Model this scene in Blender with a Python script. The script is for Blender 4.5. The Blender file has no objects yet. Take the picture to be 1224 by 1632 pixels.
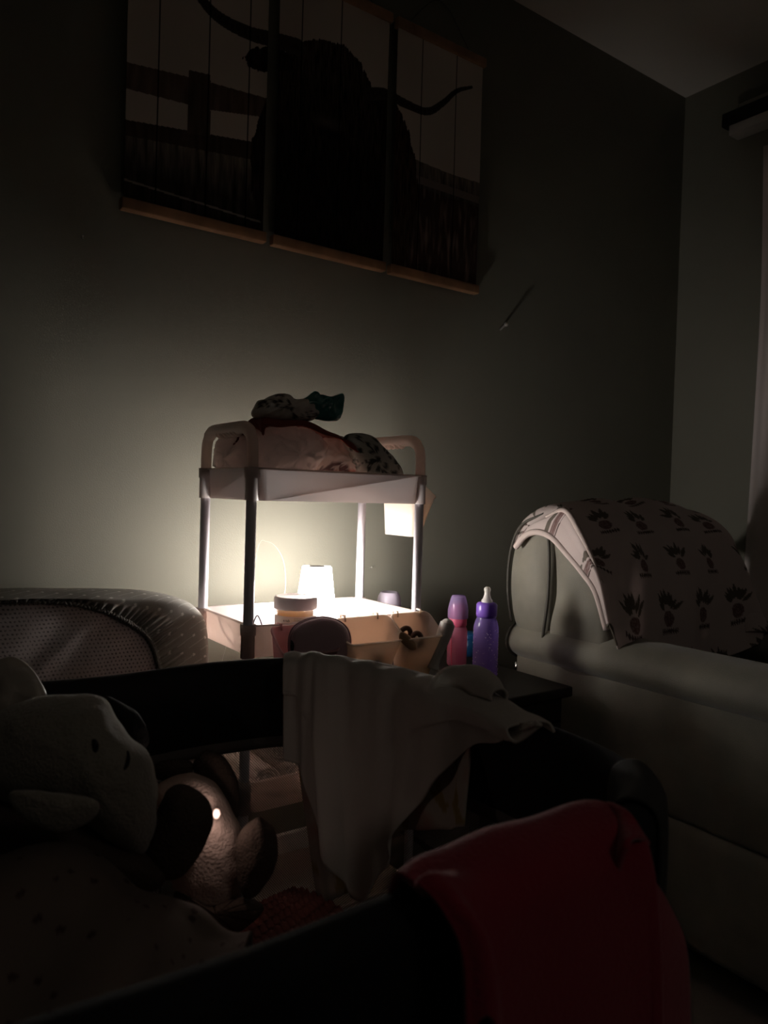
import bpy, bmesh, math, random
import numpy as np
from mathutils import Vector, Matrix, noise

random.seed(7)
SC = bpy.context.scene
COL = SC.collection

# ------------------------------------------------------------------ camera
FPX = 1190.0
CAM_Z = 0.92
YAW, PITCH, ROLL = math.radians(35.3), math.radians(1.35), math.radians(1.72)
_f = Vector((math.sin(YAW) * math.cos(PITCH), math.cos(YAW) * math.cos(PITCH), -math.sin(PITCH)))
_r = Vector((math.cos(YAW), -math.sin(YAW), 0))
_u = Vector((math.sin(YAW) * math.sin(PITCH), math.cos(YAW) * math.sin(PITCH), math.cos(PITCH)))
RT = math.cos(ROLL) * _r + math.sin(ROLL) * _u
UP = -math.sin(ROLL) * _r + math.cos(ROLL) * _u
FW = _f
cam_data = bpy.data.cameras.new('camera')
cam = bpy.data.objects.new('camera', cam_data)
COL.objects.link(cam)
cam.matrix_world = Matrix(((RT.x, UP.x, -FW.x, 0), (RT.y, UP.y, -FW.y, 0), (RT.z, UP.z, -FW.z, CAM_Z), (0, 0, 0, 1)))
cam_data.sensor_fit = 'VERTICAL'
cam_data.sensor_height = 36.0
cam_data.lens = FPX / 1632 * 36
cam_data.clip_start = 0.02
cam_data.dof.use_dof = True
cam_data.dof.focus_distance = 1.35
cam_data.dof.aperture_fstop = 8.0
SC.camera = cam

# ------------------------------------------------------------------ light and exposure
LAMP_POWER = 95.0
FILL_POWER = 1.3
w = bpy.data.worlds.new('night'); SC.world = w; w.use_nodes = True
w.node_tree.nodes['Background'].inputs[0].default_value = (0.5, 0.45, 0.42, 1)
w.node_tree.nodes['Background'].inputs[1].default_value = 0.0
SC.view_settings.view_transform = 'Standard'
SC.view_settings.look = 'None'
SC.view_settings.exposure = 0.0
SC.view_settings.gamma = 1.0
SC.view_settings.use_curve_mapping = False
SC.cycles.max_bounces = 10
SC.cycles.diffuse_bounces = 6
SC.cycles.transmission_bounces = 8
SC.cycles.transparent_max_bounces = 24
SC.cycles.sample_clamp_indirect = 4.0


_h = bpy.data.lights.new('fill_light', 'AREA'); _h.shape = 'RECTANGLE'; _h.size = .6; _h.size_y = .3; _h.energy = FILL_POWER; _h.color = (1, .86, .74)
_ho = bpy.data.objects.new('fill_light', _h); COL.objects.link(_ho)
_ho.location = (.55, -1.60, 2.2); _ho.rotation_euler = (math.radians(55), 0, 0)      # added unseen fill for the dark foreground, shining through the front wall opening


def ray(x, y):
    return FW + RT * ((x - 612) / FPX) + UP * (-(y - 816) / FPX)


CO = Vector((0, 0, CAM_Z))


def ax(x, y, X):
    d = ray(x, y); return CO + d * (X / d.x)


def ay(x, y, Y):
    d = ray(x, y); return CO + d * (Y / d.y)


def az(x, y, Z):
    d = ray(x, y); return CO + d * ((Z - CAM_Z) / d.z)


def ad(x, y, D):
    return CO + ray(x, y) * D


# ------------------------------------------------------------------ materials
def mat(name, col, rough=0.6, transl=0.0, tcol=None, spec=0.4, metal=0.0, bump=0.0, bscale=200.0, var=0.0, vscale=8.0,
        vc=False, sheen=0.0, emit=None, es=0.0, coat=0.0, weave=0.0, wscale=1.0):
    m = bpy.data.materials.new(name); m.use_nodes = True
    nt = m.node_tree; N = nt.nodes; L = nt.links
    b = N['Principled BSDF']; out = N['Material Output']
    b.inputs['Roughness'].default_value = rough
    b.inputs['Specular IOR Level'].default_value = spec
    b.inputs['Metallic'].default_value = metal
    b.inputs['Sheen Weight'].default_value = sheen
    b.inputs['Coat Weight'].default_value = coat
    b.inputs['Base Color'].default_value = (*col, 1)
    tc = N.new('ShaderNodeTexCoord')
    csock = None
    if vc:
        a = N.new('ShaderNodeVertexColor'); a.layer_name = 'Col'; csock = a.outputs['Color']
    if var > 0:
        nz = N.new('ShaderNodeTexNoise'); nz.inputs['Scale'].default_value = vscale; nz.inputs['Detail'].default_value = 5
        L.new(tc.outputs['Object'], nz.inputs['Vector'])
        mp = N.new('ShaderNodeMapRange'); mp.inputs['From Min'].default_value = .3; mp.inputs['From Max'].default_value = .7
        mp.inputs['To Min'].default_value = 1 - var; mp.inputs['To Max'].default_value = 1 + var
        L.new(nz.outputs['Fac'], mp.inputs['Value'])
        vm = N.new('ShaderNodeVectorMath'); vm.operation = 'SCALE'
        vm.inputs[0].default_value = col
        if csock: L.new(csock, vm.inputs[0])
        L.new(mp.outputs['Result'], vm.inputs['Scale'])
        csock = vm.outputs[0]
    if csock:
        L.new(csock, b.inputs['Base Color'])
    if bump > 0:
        nz = N.new('ShaderNodeTexNoise'); nz.inputs['Scale'].default_value = bscale; nz.inputs['Detail'].default_value = 4
        L.new(tc.outputs['Object'], nz.inputs['Vector'])
        bp = N.new('ShaderNodeBump'); bp.inputs['Strength'].default_value = bump; bp.inputs['Distance'].default_value = 0.002
        L.new(nz.outputs['Fac'], bp.inputs['Height']); L.new(bp.outputs['Normal'], b.inputs['Normal'])
    if emit:
        b.inputs['Emission Color'].default_value = (*emit, 1); b.inputs['Emission Strength'].default_value = es
    if transl > 0:
        t = N.new('ShaderNodeBsdfTranslucent'); t.inputs['Color'].default_value = (*(tcol or col), 1)
        if csock and not tcol: L.new(csock, t.inputs['Color'])
        mx = N.new('ShaderNodeMixShader'); mx.inputs[0].default_value = transl
        L.new(b.outputs[0], mx.inputs[1]); L.new(t.outputs[0], mx.inputs[2]); L.new(mx.outputs[0], out.inputs['Surface'])
    return m


def glassy(name, col, rough=0.15, see=0.5, transl=0.3):
    """thin tinted plastic: see-through, milky and glossy parts mixed"""
    m = bpy.data.materials.new(name); m.use_nodes = True
    nt = m.node_tree; N = nt.nodes; L = nt.links
    b = N['Principled BSDF']; out = N['Material Output']
    b.inputs['Base Color'].default_value = (*col, 1); b.inputs['Roughness'].default_value = rough
    t = N.new('ShaderNodeBsdfTranslucent'); t.inputs['Color'].default_value = (*col, 1)
    tr = N.new('ShaderNodeBsdfTransparent'); tr.inputs['Color'].default_value = (*[min(1, c * .5 + .5) for c in col], 1)
    m1 = N.new('ShaderNodeMixShader'); m1.inputs[0].default_value = transl
    m2 = N.new('ShaderNodeMixShader'); m2.inputs[0].default_value = see
    L.new(b.outputs[0], m1.inputs[1]); L.new(t.outputs[0], m1.inputs[2])
    L.new(m1.outputs[0], m2.inputs[1]); L.new(tr.outputs[0], m2.inputs[2]); L.new(m2.outputs[0], out.inputs['Surface'])
    return m


def net_material(name, col, pitch=0.0032):
    """knitted netting: threads with real holes between them, laid out on the cloth's own UVs in metres"""
    m = bpy.data.materials.new(name); m.use_nodes = True
    nt = m.node_tree; N = nt.nodes; L = nt.links
    b = N['Principled BSDF']; out = N['Material Output']
    b.inputs['Base Color'].default_value = (*col, 1); b.inputs['Roughness'].default_value = .6
    uv = N.new('ShaderNodeUVMap'); uv.uv_map = 'UVMap'
    sp = N.new('ShaderNodeSeparateXYZ'); L.new(uv.outputs[0], sp.inputs[0])

    def mth(op, a, bb=None):
        n = N.new('ShaderNodeMath'); n.operation = op
        for i, v in enumerate((a, bb)):
            if v is None: continue
            if isinstance(v, (int, float)): n.inputs[i].default_value = v
            else: L.new(v, n.inputs[i])
        return n.outputs[0]
    k = math.pi / pitch
    p = mth('ADD', sp.outputs[0], sp.outputs[1]); q = mth('SUBTRACT', sp.outputs[0], sp.outputs[1])
    a = mth('ABSOLUTE', mth('SINE', mth('MULTIPLY', p, k))); c = mth('ABSOLUTE', mth('SINE', mth('MULTIPLY', q, k)))
    hole = mth('GREATER_THAN', mth('MINIMUM', a, c), 0.34)
    tr = N.new('ShaderNodeBsdfTransparent')
    mx = N.new('ShaderNodeMixShader'); L.new(hole, mx.inputs[0]); L.new(b.outputs[0], mx.inputs[1]); L.new(tr.outputs[0], mx.inputs[2])
    L.new(mx.outputs[0], out.inputs['Surface'])
    return m


M = dict(
    wall=mat('sage_wall_paint', (.205, .20, .162), .75, bump=.15, bscale=350, var=.04, vscale=3),
    ceil=mat('ceiling_paint', (.80, .76, .70), .9, bump=.2, bscale=120),
    floor=mat('carpet_floor', (.16, .14, .12), .95, bump=.5, bscale=400, var=.15),
    trim=mat('white_trim', (.7, .68, .65), .5),
    plastic=mat('white_cart_plastic', (.80, .75, .75), .32, transl=.6, tcol=(.88, .76, .70), spec=.5),
    pole=mat('white_cart_tube', (.74, .71, .78), .28, spec=.5),
    bin=mat('cream_bin_plastic', (.84, .77, .70), .4, transl=.5, tcol=(.94, .82, .70)),
    binpink=mat('dusty_pink_bin_plastic', (.86, .58, .60), .4, transl=.55),
    shade=mat('glowing_lamp_shade', (.9, .9, .9), .5, emit=(1, .93, .86), es=LAMP_POWER),
    lampw=mat('lamp_body_white', (.8, .8, .8), .4),
    lampd=mat('lamp_top_grey', (.16, .15, .14), .5),
    cord=mat('grey_cord', (.10, .09, .10), .5),
    cordw=mat('pale_cord', (.42, .41, .34), .6),
    lid=mat('jar_lid_white', (.70, .60, .57), .4),
    cream=mat('yellow_ointment', (.8, .55, .22), .6, transl=.5, tcol=(.95, .7, .35)),
    jar=glassy('clear_jar_plastic', (.85, .83, .8), .1, .55, .3),
    label=mat('jar_label_paper', (.72, .68, .64), .6, transl=.3),
    ink=mat('label_ink', (.04, .04, .04), .6),
    case=mat('mauve_case', (.52, .36, .40), .38, bump=.2, bscale=500, spec=.5),
    caseband=mat('mauve_case_band', (.45, .31, .35), .5),
    black=mat('black_bassinet_fabric', (.0065, .0068, .0085), .85, bump=.6, bscale=900),
    charcoal=mat('charcoal_corner_fabric', (.03, .03, .027), .8, bump=.4, bscale=600),
    binding=mat('grey_binding_tape', (.10, .09, .085), .8, bump=.3, bscale=600),
    net=net_material('bassinet_netting', (.12, .11, .10)),
    pad=mat('bassinet_pad', (.35, .33, .32), .85),
    metal=mat('dark_metal', (.05, .05, .05), .4, metal=.8),
    wood=mat('dark_table_wood', (.014, .011, .009), .6, var=.3, vscale=14),
    sofa=mat('olive_grey_suede', (.19, .18, .145), .62, bump=.35, bscale=500, var=.22, vscale=9, sheen=.3),
    piping=mat('dark_piping', (.05, .045, .036), .6),
    chrome=mat('chrome', (.7, .7, .7), .2, metal=1),
    print=mat('print_cloth', (.5, .5, .5), .8, vc=True, bump=.15, bscale=500),
    paper=mat('print_canvas', (.5, .5, .5), .85, vc=True, bump=.2, bscale=900, spec=.1),
    printt=mat('print_cloth_thin', (.5, .5, .5), .8, vc=True, transl=.3, bump=.2, bscale=400),
    plasticprint=mat('print_plastic_film', (.5, .5, .5), .3, vc=True, spec=.6, bump=.2, bscale=120),
    bar=mat('wood_hanger_bar', (.36, .20, .11), .55, var=.25, vscale=20),
    diaper=mat('white_diaper', (.78, .72, .71), .8, transl=.35, bump=.5, bscale=160),
    diaperp=mat('printed_diaper', (.5, .5, .5), .75, vc=True, transl=.35, bump=.5, bscale=160),
    rust=mat('rust_cloth', (.22, .045, .03), .8, bump=.5, bscale=300),
    teal=mat('teal_plastic_film', (.03, .19, .17), .22, spec=.8, bump=.3, bscale=60, transl=.1),
    bpurple=glassy('purple_bottle_plastic', (.36, .25, .66), .18, .42, .4),
    bpurples=mat('purple_collar_plastic', (.22, .11, .55), .3, transl=.2),
    bpink=glassy('pink_bottle_plastic', (.75, .28, .42), .2, .35, .4),
    bpinks=mat('pink_collar_plastic', (.75, .14, .26), .35, transl=.2),
    capl=glassy('lilac_cap_plastic', (.48, .36, .66), .12, .5, .3),
    nipple=mat('silicone_nipple', (.78, .76, .72), .25, transl=.4),
    foam=mat('milk_froth', (.62, .52, .66), .6),
    blue=mat('blue_plastic', (.01, .09, .24), .35, transl=.2),
    dome=mat('lilac_white_dome_plastic', (.62, .56, .68), .3, transl=.3),
    brush=mat('grey_white_brush_plastic', (.55, .52, .50), .4),
    brown=mat('brown_teether', (.12, .055, .03), .35),
    tan=mat('tan_teether', (.42, .27, .16), .5),
    towel=mat('white_rolled_towel', (.84, .76, .72), .9, bump=.8, bscale=500),
    red=mat('crimson_cloth', (.27, .012, .032), .9, bump=.6, bscale=350, sheen=.3),
    knit=mat('rust_knit_yarn', (.30, .10, .085), .9, bump=.8, bscale=500),
    plushw=mat('white_plush_fur', (.27, .25, .21), .95, bump=1.0, bscale=350, sheen=.3),
    plushb=mat('black_plush_fur', (.01, .01, .011), .9, bump=1.0, bscale=350),
    plushd=mat('dark_brown_plush_fur', (.075, .052, .04), .95, bump=1.0, bscale=350),
    plusht=mat('tan_plush_fur', (.62, .48, .42), .95, bump=1.0, bscale=350, transl=.15),
    satin=mat('pale_satin', (.45, .41, .36), .3, spec=.6, transl=.1),
    glow=mat('warm_toy_light', (.9, .7, .6), .5, emit=(1, .66, .55), es=.5),
    curtain=mat('white_curtain', (.78, .70, .68), .85, transl=.2, bump=.3, bscale=300),
    blackp=mat('black_rod_metal', (.008, .008, .008), .5),
    whitem=mat('white_rail_metal', (.5, .48, .46), .5),
    nail=mat('nail_metal', (.7, .68, .65), .3, metal=.6),
    glass=glassy('window_glass', (.2, .22, .25), .05, .5, .05),
)


# ------------------------------------------------------------------ mesh helpers
def tag(o, label=None, cat=None, group=None, kind=None):
    if label: o['label'] = label
    if cat: o['category'] = cat
    if group: o['group'] = group
    if kind: o['kind'] = kind
    return o


def link(name, verts, faces, m, parent=None, smooth=True, cols=None, uvs=None):
    me = bpy.data.meshes.new(name)
    me.from_pydata([tuple(v) for v in verts], [], faces)
    me.update()
    if smooth: me.polygons.foreach_set('use_smooth', [True] * len(me.polygons))
    if cols is not None:
        a = me.color_attributes.new('Col', 'FLOAT_COLOR', 'POINT')
        arr = np.ones((len(verts), 4), dtype=np.float32); arr[:, :3] = np.array(cols, dtype=np.float32)
        a.data.foreach_set('color', arr.ravel())
    if uvs is not None:
        ul = me.uv_layers.new(name='UVMap')
        li = np.zeros(len(me.loops), dtype=np.int32); me.loops.foreach_get('vertex_index', li)
        ul.data.foreach_set('uv', np.array(uvs, dtype=np.float32)[li].ravel())
    me.materials.append(m)
    o = bpy.data.objects.new(name, me); COL.objects.link(o)
    if parent:
        o.parent = parent
        o.matrix_parent_inverse = parent.matrix_world.inverted() if parent.type != 'EMPTY' else Matrix.Translation(-parent.location)
    return o


def empty(name, loc):
    o = bpy.data.objects.new(name, None); COL.objects.link(o)
    o.location = loc; o.empty_display_size = .05
    return o


class MB:
    """collects shapes into one mesh"""
    def __init__(s): s.v = []; s.f = []

    def add(s, v, f):
        n = len(s.v); s.v += [Vector(p) for p in v]; s.f += [tuple(i + n for i in q) for q in f]
        return s

    def box(s, a, b, bev=0.0):
        bm = bmesh.new(); bmesh.ops.create_cube(bm, size=1)
        a, b = Vector(a), Vector(b)
        for v in bm.verts: v.co = Vector(((a.x + b.x) / 2 + v.co.x * (b.x - a.x), (a.y + b.y) / 2 + v.co.y * (b.y - a.y), (a.z + b.z) / 2 + v.co.z * (b.z - a.z)))
        if bev > 0: bmesh.ops.bevel(bm, geom=list(bm.edges), offset=bev, segments=3, affect='EDGES', profile=.5)
        bm.verts.index_update()
        s.add([v.co.copy() for v in bm.verts], [tuple(v.index for v in f.verts) for f in bm.faces]); bm.free()
        return s

    def tube(s, pts, r, n=12, cap=True, closed=False):
        pts = [Vector(p) for p in pts]; V = []; Fc = []
        rs = r if isinstance(r, (list, tuple)) else [r] * len(pts)
        prev = None; k = len(pts)
        for i, p in enumerate(pts):
            if closed: t = (pts[(i + 1) % k] - pts[i - 1]).normalized()
            else: t = (pts[min(i + 1, k - 1)] - pts[max(i - 1, 0)]).normalized()
            if prev is None:
                a = t.cross(Vector((0, 0, 1)))
                if a.length < .1: a = t.cross(Vector((1, 0, 0)))
            else: a = prev - t * prev.dot(t)
            a.normalize(); prev = a; b = t.cross(a)
            for j in range(n):
                th = 2 * math.pi * j / n
                V.append(p + (a * math.cos(th) + b * math.sin(th)) * rs[i])
        for i in range(k if closed else k - 1):
            for j in range(n):
                i2 = (i + 1) % k
                Fc.append((i * n + j, i * n + (j + 1) % n, i2 * n + (j + 1) % n, i2 * n + j))
        if cap and not closed:
            Fc.append(tuple(range(n))[::-1]); Fc.append(tuple((k - 1) * n + j for j in range(n)))
        return s.add(V, Fc)

    def lathe(s, prof, c, n=40, axis=None):
        c = Vector(c); V = []; Fc = []
        q = Matrix.Identity(3) if axis is None else Vector((0, 0, 1)).rotation_difference(Vector(axis)).to_matrix()
        for r, z in prof:
            for j in range(n):
                th = 2 * math.pi * j / n
                V.append(c + q @ Vector((r * math.cos(th), r * math.sin(th), z)))
        for i in range(len(prof) - 1):
            for j in range(n):
                Fc.append((i * n + j, i * n + (j + 1) % n, (i + 1) * n + (j + 1) % n, (i + 1) * n + j))
        return s.add(V, Fc)

    def build(s, name, m, parent=None, smooth=True, **k): return link(name, s.v, s.f, m, parent, smooth, **k)


def catmull(P, n):
    """P: (k, ...) array, returns (n, ...) samples of a Catmull-Rom curve through it"""
    P = np.asarray(P, dtype=float); k = len(P)
    if k == 2:
        t = np.linspace(0, 1, n).reshape((-1,) + (1,) * (P.ndim - 1)); return P[0] * (1 - t) + P[1] * t
    E = np.concatenate([[2 * P[0] - P[1]], P, [2 * P[-1] - P[-2]]])
    out = []
    for t in np.linspace(0, k - 1, n):
        i = min(int(t), k - 2); u = t - i
        a, b, c, d = E[i], E[i + 1], E[i + 2], E[i + 3]
        out.append(.5 * ((2 * b) + (-a + c) * u + (2 * a - 5 * b + 4 * c - d) * u * u + (-a + 3 * b - 3 * c + d) * u ** 3))
    return np.array(out)


def crv(P, n): return [Vector(p) for p in catmull([tuple(p) for p in P], n)]


def loft(name, rows, nu, nv, m, parent=None, thick=0.0, disp=None, paint=None, uv=False, off=0):
    """bicubic sheet through a grid of control points; disp(u,v)->offset along the normal; paint(u,v,p)->colour; u runs along a row"""
    A = np.array([[tuple(p) for p in r] for r in rows], dtype=float)
    A = catmull(A, nv); A = np.swapaxes(catmull(np.swapaxes(A, 0, 1), nu), 0, 1)   # nv x nu x 3
    du = np.gradient(A, axis=1); dv = np.gradient(A, axis=0)
    Nn = np.cross(du, dv); Nn /= (np.linalg.norm(Nn, axis=2, keepdims=True) + 1e-12)
    if disp:
        D = np.array([[disp(i / (nu - 1), j / (nv - 1)) for i in range(nu)] for j in range(nv)])
        A = A + Nn * D[:, :, None]
    V = A.reshape(-1, 3)
    Fc = [(j * nu + i, j * nu + i + 1, (j + 1) * nu + i + 1, (j + 1) * nu + i) for j in range(nv - 1) for i in range(nu - 1)]
    cols = None; uvs = None
    if paint: cols = [paint(i / (nu - 1), j / (nv - 1), V[j * nu + i]) for j in range(nv) for i in range(nu)]
    if uv:
        su = np.concatenate([np.zeros((nv, 1)), np.cumsum(np.linalg.norm(np.diff(A, axis=1), axis=2), axis=1)], axis=1)
        su[:] = su[0]
        sv = np.concatenate([np.zeros((1, nu)), np.cumsum(np.linalg.norm(np.diff(A, axis=0), axis=2), axis=0)], axis=0)
        uvs = np.stack([su, sv], axis=2).reshape(-1, 2)
    o = link(name, V, Fc, m, parent, True, cols, uvs)
    if thick:
        s = o.modifiers.new('thickness', 'SOLIDIFY'); s.thickness = thick; s.offset = off
    return o


def nz(p, s=1.0, seed=0.0): return noise.noise(Vector((p[0] * s + seed, p[1] * s - seed * .7, p[2] * s + seed * .3)))


def inflate(name, out, m, depth, thick, parent=None, n=96, rings=14, amp=0.0, freq=30.0, seed=1.0, paint=None, power=.5, axis=None, flat=1.0, resample=True, shift=0.0, ridge=False):
    """solid with a given outline (world points of a closed loop, star-shaped) and real thickness on both sides"""
    P = [Vector(p) for p in out]
    if resample:
        k = len(P); A = np.array([tuple(p) for p in P]); E = np.concatenate([A[-2:], A, A[:3]])
        S = catmull(E, (len(E) - 1) * 12 + 1)[24:24 + k * 12]
        idx = np.linspace(0, len(S), n, endpoint=False).astype(int); P = [Vector(S[i]) for i in idx]
    c = sum(P, Vector()) / len(P)
    ax_ = Vector(axis) if axis else (c - CO)
    ax_.normalize()
    V = []; Fc = []
    n = len(P)

    def ringv(s, sgn):
        h = (max(0, 1 - s ** 2)) ** power * thick / 2
        r = []
        for p in P:
            q = c + (p - c) * s + ax_ * (h * sgn)
            if amp:
                d = nz(q, freq, seed)
                if ridge: d = 1 - 2 * abs(d) * 1.6
                d2 = nz(q, freq * 2.3, seed + 5)
                q = q + ax_ * (sgn * amp * (d + .4 * d2) * (.35 + .65 * (1 - s))) + (p - c).normalized() * (amp * .7 * nz(q, freq, seed + 9))
            r.append(q)
        return r
    ss = [math.sin(math.pi / 2 * (1 - i / rings)) for i in range(rings)]
    V += ringv(1.0, 1); base = 0; prevF = 0; prevB = 0
    front = [0]; 
    for s in ss[1:]:
        V += ringv(s, -1); front.append(len(V) - n)
    V.append(c - ax_ * (thick / 2)); cf = len(V) - 1
    back = [0]
    for s in ss[1:]:
        V += ringv(s, 1); back.append(len(V) - n)
    V.append(c + ax_ * (thick / 2)); cb = len(V) - 1
    for seq, cc, fl in ((front, cf, False), (back, cb, True)):
        for a, b in zip(seq, seq[1:]):
            for j in range(n):
                q = (a + j, a + (j + 1) % n, b + (j + 1) % n, b + j)
                Fc.append(q[::-1] if fl else q)
        for j in range(n):
            q = (seq[-1] + j, seq[-1] + (j + 1) % n, cc); Fc.append(q[::-1] if fl else q)
    cols = [paint(v) for v in V] if paint else None
    return link(name, V, Fc, m, parent, True, cols)


def outl(pts, D): return [ad(x, y, D) for x, y in pts]
def outy(pts, Y): return [ay(x, y, Y) for x, y in pts]


def dist_seg(p, a, b):
    ap = (p[0] - a[0], p[1] - a[1]); ab = (b[0] - a[0], b[1] - a[1])
    L2 = ab[0] ** 2 + ab[1] ** 2 + 1e-12
    t = max(0, min(1, (ap[0] * ab[0] + ap[1] * ab[1]) / L2))
    return math.hypot(ap[0] - ab[0] * t, ap[1] - ab[1] * t), t


def inpoly(p, poly):
    c = False; n = len(poly); j = n - 1
    for i in range(n):
        a, b = poly[i], poly[j]
        if (a[1] > p[1]) != (b[1] > p[1]) and p[0] < (b[0] - a[0]) * (p[1] - a[1]) / (b[1] - a[1]) + a[0]: c = not c
        j = i
    return c


def mix(a, b, t): return tuple(x * (1 - t) + y * t for x, y in zip(a, b))


# ------------------------------------------------------------------ the room
XR, YB, ZC = 2.391, 1.60, 2.360
XL, YF = -2.2, -1.1


def struct(name, mb, m, **k): return tag(mb.build(name, m, None, False), kind='structure', **k)


struct('floor', MB().box((XL, YF, -.1), (XR, YB, 0)), M['floor'])
struct('ceiling', MB().box((XL - .1, YF - .1, ZC), (XR + .1, YB + .1, ZC + .1)), M['ceil'])
struct('wall_back', MB().box((XL - .1, YB, 0), (XR + .1, YB + .1, ZC)), M['wall'])
struct('wall_left', MB().box((XL - .1, YF, 0), (XL, YB, ZC)), M['wall'])
mb = MB(); mb.box((XL - .1, YF - .1, 0), (.1, YF, ZC)); mb.box((1.0, YF - .1, 0), (XR + .1, YF, ZC)); mb.box((.1, YF - .1, 2.03), (1.0, YF, ZC))  # invented door-sized opening in the unseen wall, lets the added fill light in
struct('wall_front', mb, M['wall'])
# right wall with a window opening behind the curtain
wy0, wy1, wz0, wz1 = -.2, 1.05, .75, 2.05
mb = MB(); mb.box((XR, wy1, 0), (XR + .1, YB, ZC)); mb.box((XR, YF, 0), (XR + .1, wy0, ZC))
mb.box((XR, wy0, 0), (XR + .1, wy1, wz0)); mb.box((XR, wy0, wz1), (XR + .1, wy1, ZC))
struct('wall_right', mb, M['wall'])
mb = MB()
for a, b in (((XR + .02, wy0, wz0), (XR + .08, wy0 + .05, wz1)), ((XR + .02, wy1 - .05, wz0), (XR + .08, wy1, wz1)),
             ((XR + .02, wy0, wz0), (XR + .08, wy1, wz0 + .05)), ((XR + .02, wy0, wz1 - .05), (XR + .08, wy1, wz1)),
             ((XR + .02, wy0, (wz0 + wz1) / 2 - .02), (XR + .08, wy1, (wz0 + wz1) / 2 + .02))): mb.box(a, b, .004)
wf = struct('window_1', mb, M['trim'])
MB().box((XR + .045, wy0 + .03, wz0 + .03), (XR + .05, wy1 - .03, wz1 - .03)).build('window_pane', M['glass'], wf, False)
struct('baseboard_back', MB().box((XL, YB - .014, 0), (XR, YB, .09), .004), M['trim'])
struct('baseboard_right', MB().box((XR - .014, YF, 0), (XR, YB - .015, .09), .004), M['trim'])

# curtain and its rails at the right wall
cy = ax(1199, 600, XR - .06).y
rows = []
for z in (2.06, 1.6, 1.1, .6, .12):
    rows.append([(XR - .06, cy + .01 * math.sin(z * 3) - t * 1.25, z) for t in np.linspace(0, 1, 6)])
o = loft('window_curtain', rows, 260, 24, M['curtain'], None, .002, disp=lambda u, v: .014 * math.sin(u * 2 * math.pi * 15 + 1.2) * (.6 + .4 * v) + .004 * math.sin(u * 71 + v * 3))
tag(o, 'long pleated white curtain hanging at the right edge beside the armchair', 'curtain')
rz = ax(1190, 183, XR - .07).z
ry = ax(1157, 185, XR - .07).y
r = empty('curtain_rod', (XR, ry - .5, rz))
tag(r, 'black curtain rod with white rails near the ceiling on the right wall', 'curtain rod')
mb = MB(); mb.box((XR - .095, -.3, rz - .022), (XR - .055, ry, rz + .022), .004); mb.box((XR - .055, ry - .12, rz - .03), (XR, ry - .06, rz + .03), .003)
mb.build('rod', M['blackp'], r)
MB().box((XR - .05, -.3, rz + .035), (XR, ry - .03, rz + .058), .003).build('upper_rail', M['whitem'], r)
MB().box((XR - .10, -.3, rz - .060), (XR - .045, ry - .03, rz - .028), .003).build('lower_rail', M['whitem'], r)

# nails in the back wall
for k, (px, py, lab) in enumerate(((797, 525, 'small bright nail sticking out of the wall right of the cow picture'),
                                   (132, 380, 'tiny nail in the dark wall left below the cow picture'),
                                   (590, 905, 'tiny nail head in the lit wall beside the far cart pole'))):
    p = ay(px, py, YB)
    s = 1.5 if k == 0 else .45
    mb = MB(); mb.lathe([(0, -.004), (.0022 * s, -.004), (.0022 * s, .022 * s), (.0045 * s, .022 * s), (.0045 * s, .025 * s), (0, .025 * s)], p, 12, (-.25, -1, .25))
    tag(mb.build('wall_nail', M['nail']), lab, 'nail')

# ------------------------------------------------------------------ the cow picture: three hanging panels
def pp(x, y):
    p = ay(x, y, YB - .02); return (p.x, p.z)


def ppl(l): return [pp(*q) for q in l]


HORN_L = ppl([(300, -40), (325, 5), (355, 33), (400, 55), (445, 66), (475, 75)])
HORN_R = ppl([(590, 150), (615, 150), (645, 165), (680, 178), (705, 165), (728, 145), (752, 139)])
HORN_L, HORN_R = [[tuple(q) for q in catmull(h_, 24)] for h_ in (HORN_L, HORN_R)]
HEAD = ppl([(448, 90), (470, 68), (510, 62), (548, 72), (575, 100), (597, 150), (608, 210), (606, 300), (612, 440), (440, 395), (425, 300), (428, 210), (436, 150)])
EAR = ppl([(388, 92), (402, 78), (440, 72), (468, 92), (466, 112), (420, 116), (395, 108)])
BODY = ppl([(600, 140), (630, 160), (648, 200), (660, 250), (668, 310), (655, 370), (640, 450), (430, 400), (400, 300), (402, 220), (430, 140)])
RAIL = ppl([(150, 80), (195, 98), (320, 128), (435, 160), (440, 190), (330, 175), (195, 140), (150, 128)])
POST = ppl([(300, 112), (335, 120), (335, 218), (298, 212)])
RAIL2 = ppl([(150, 180), (195, 190), (435, 232), (440, 262), (195, 215), (150, 205)])
HORZ = pp(195, 205)[1]
PLANKS = [pp(x, 200)[0] for x in (250, 330, 395, 478, 540, 670, 725)]


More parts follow.
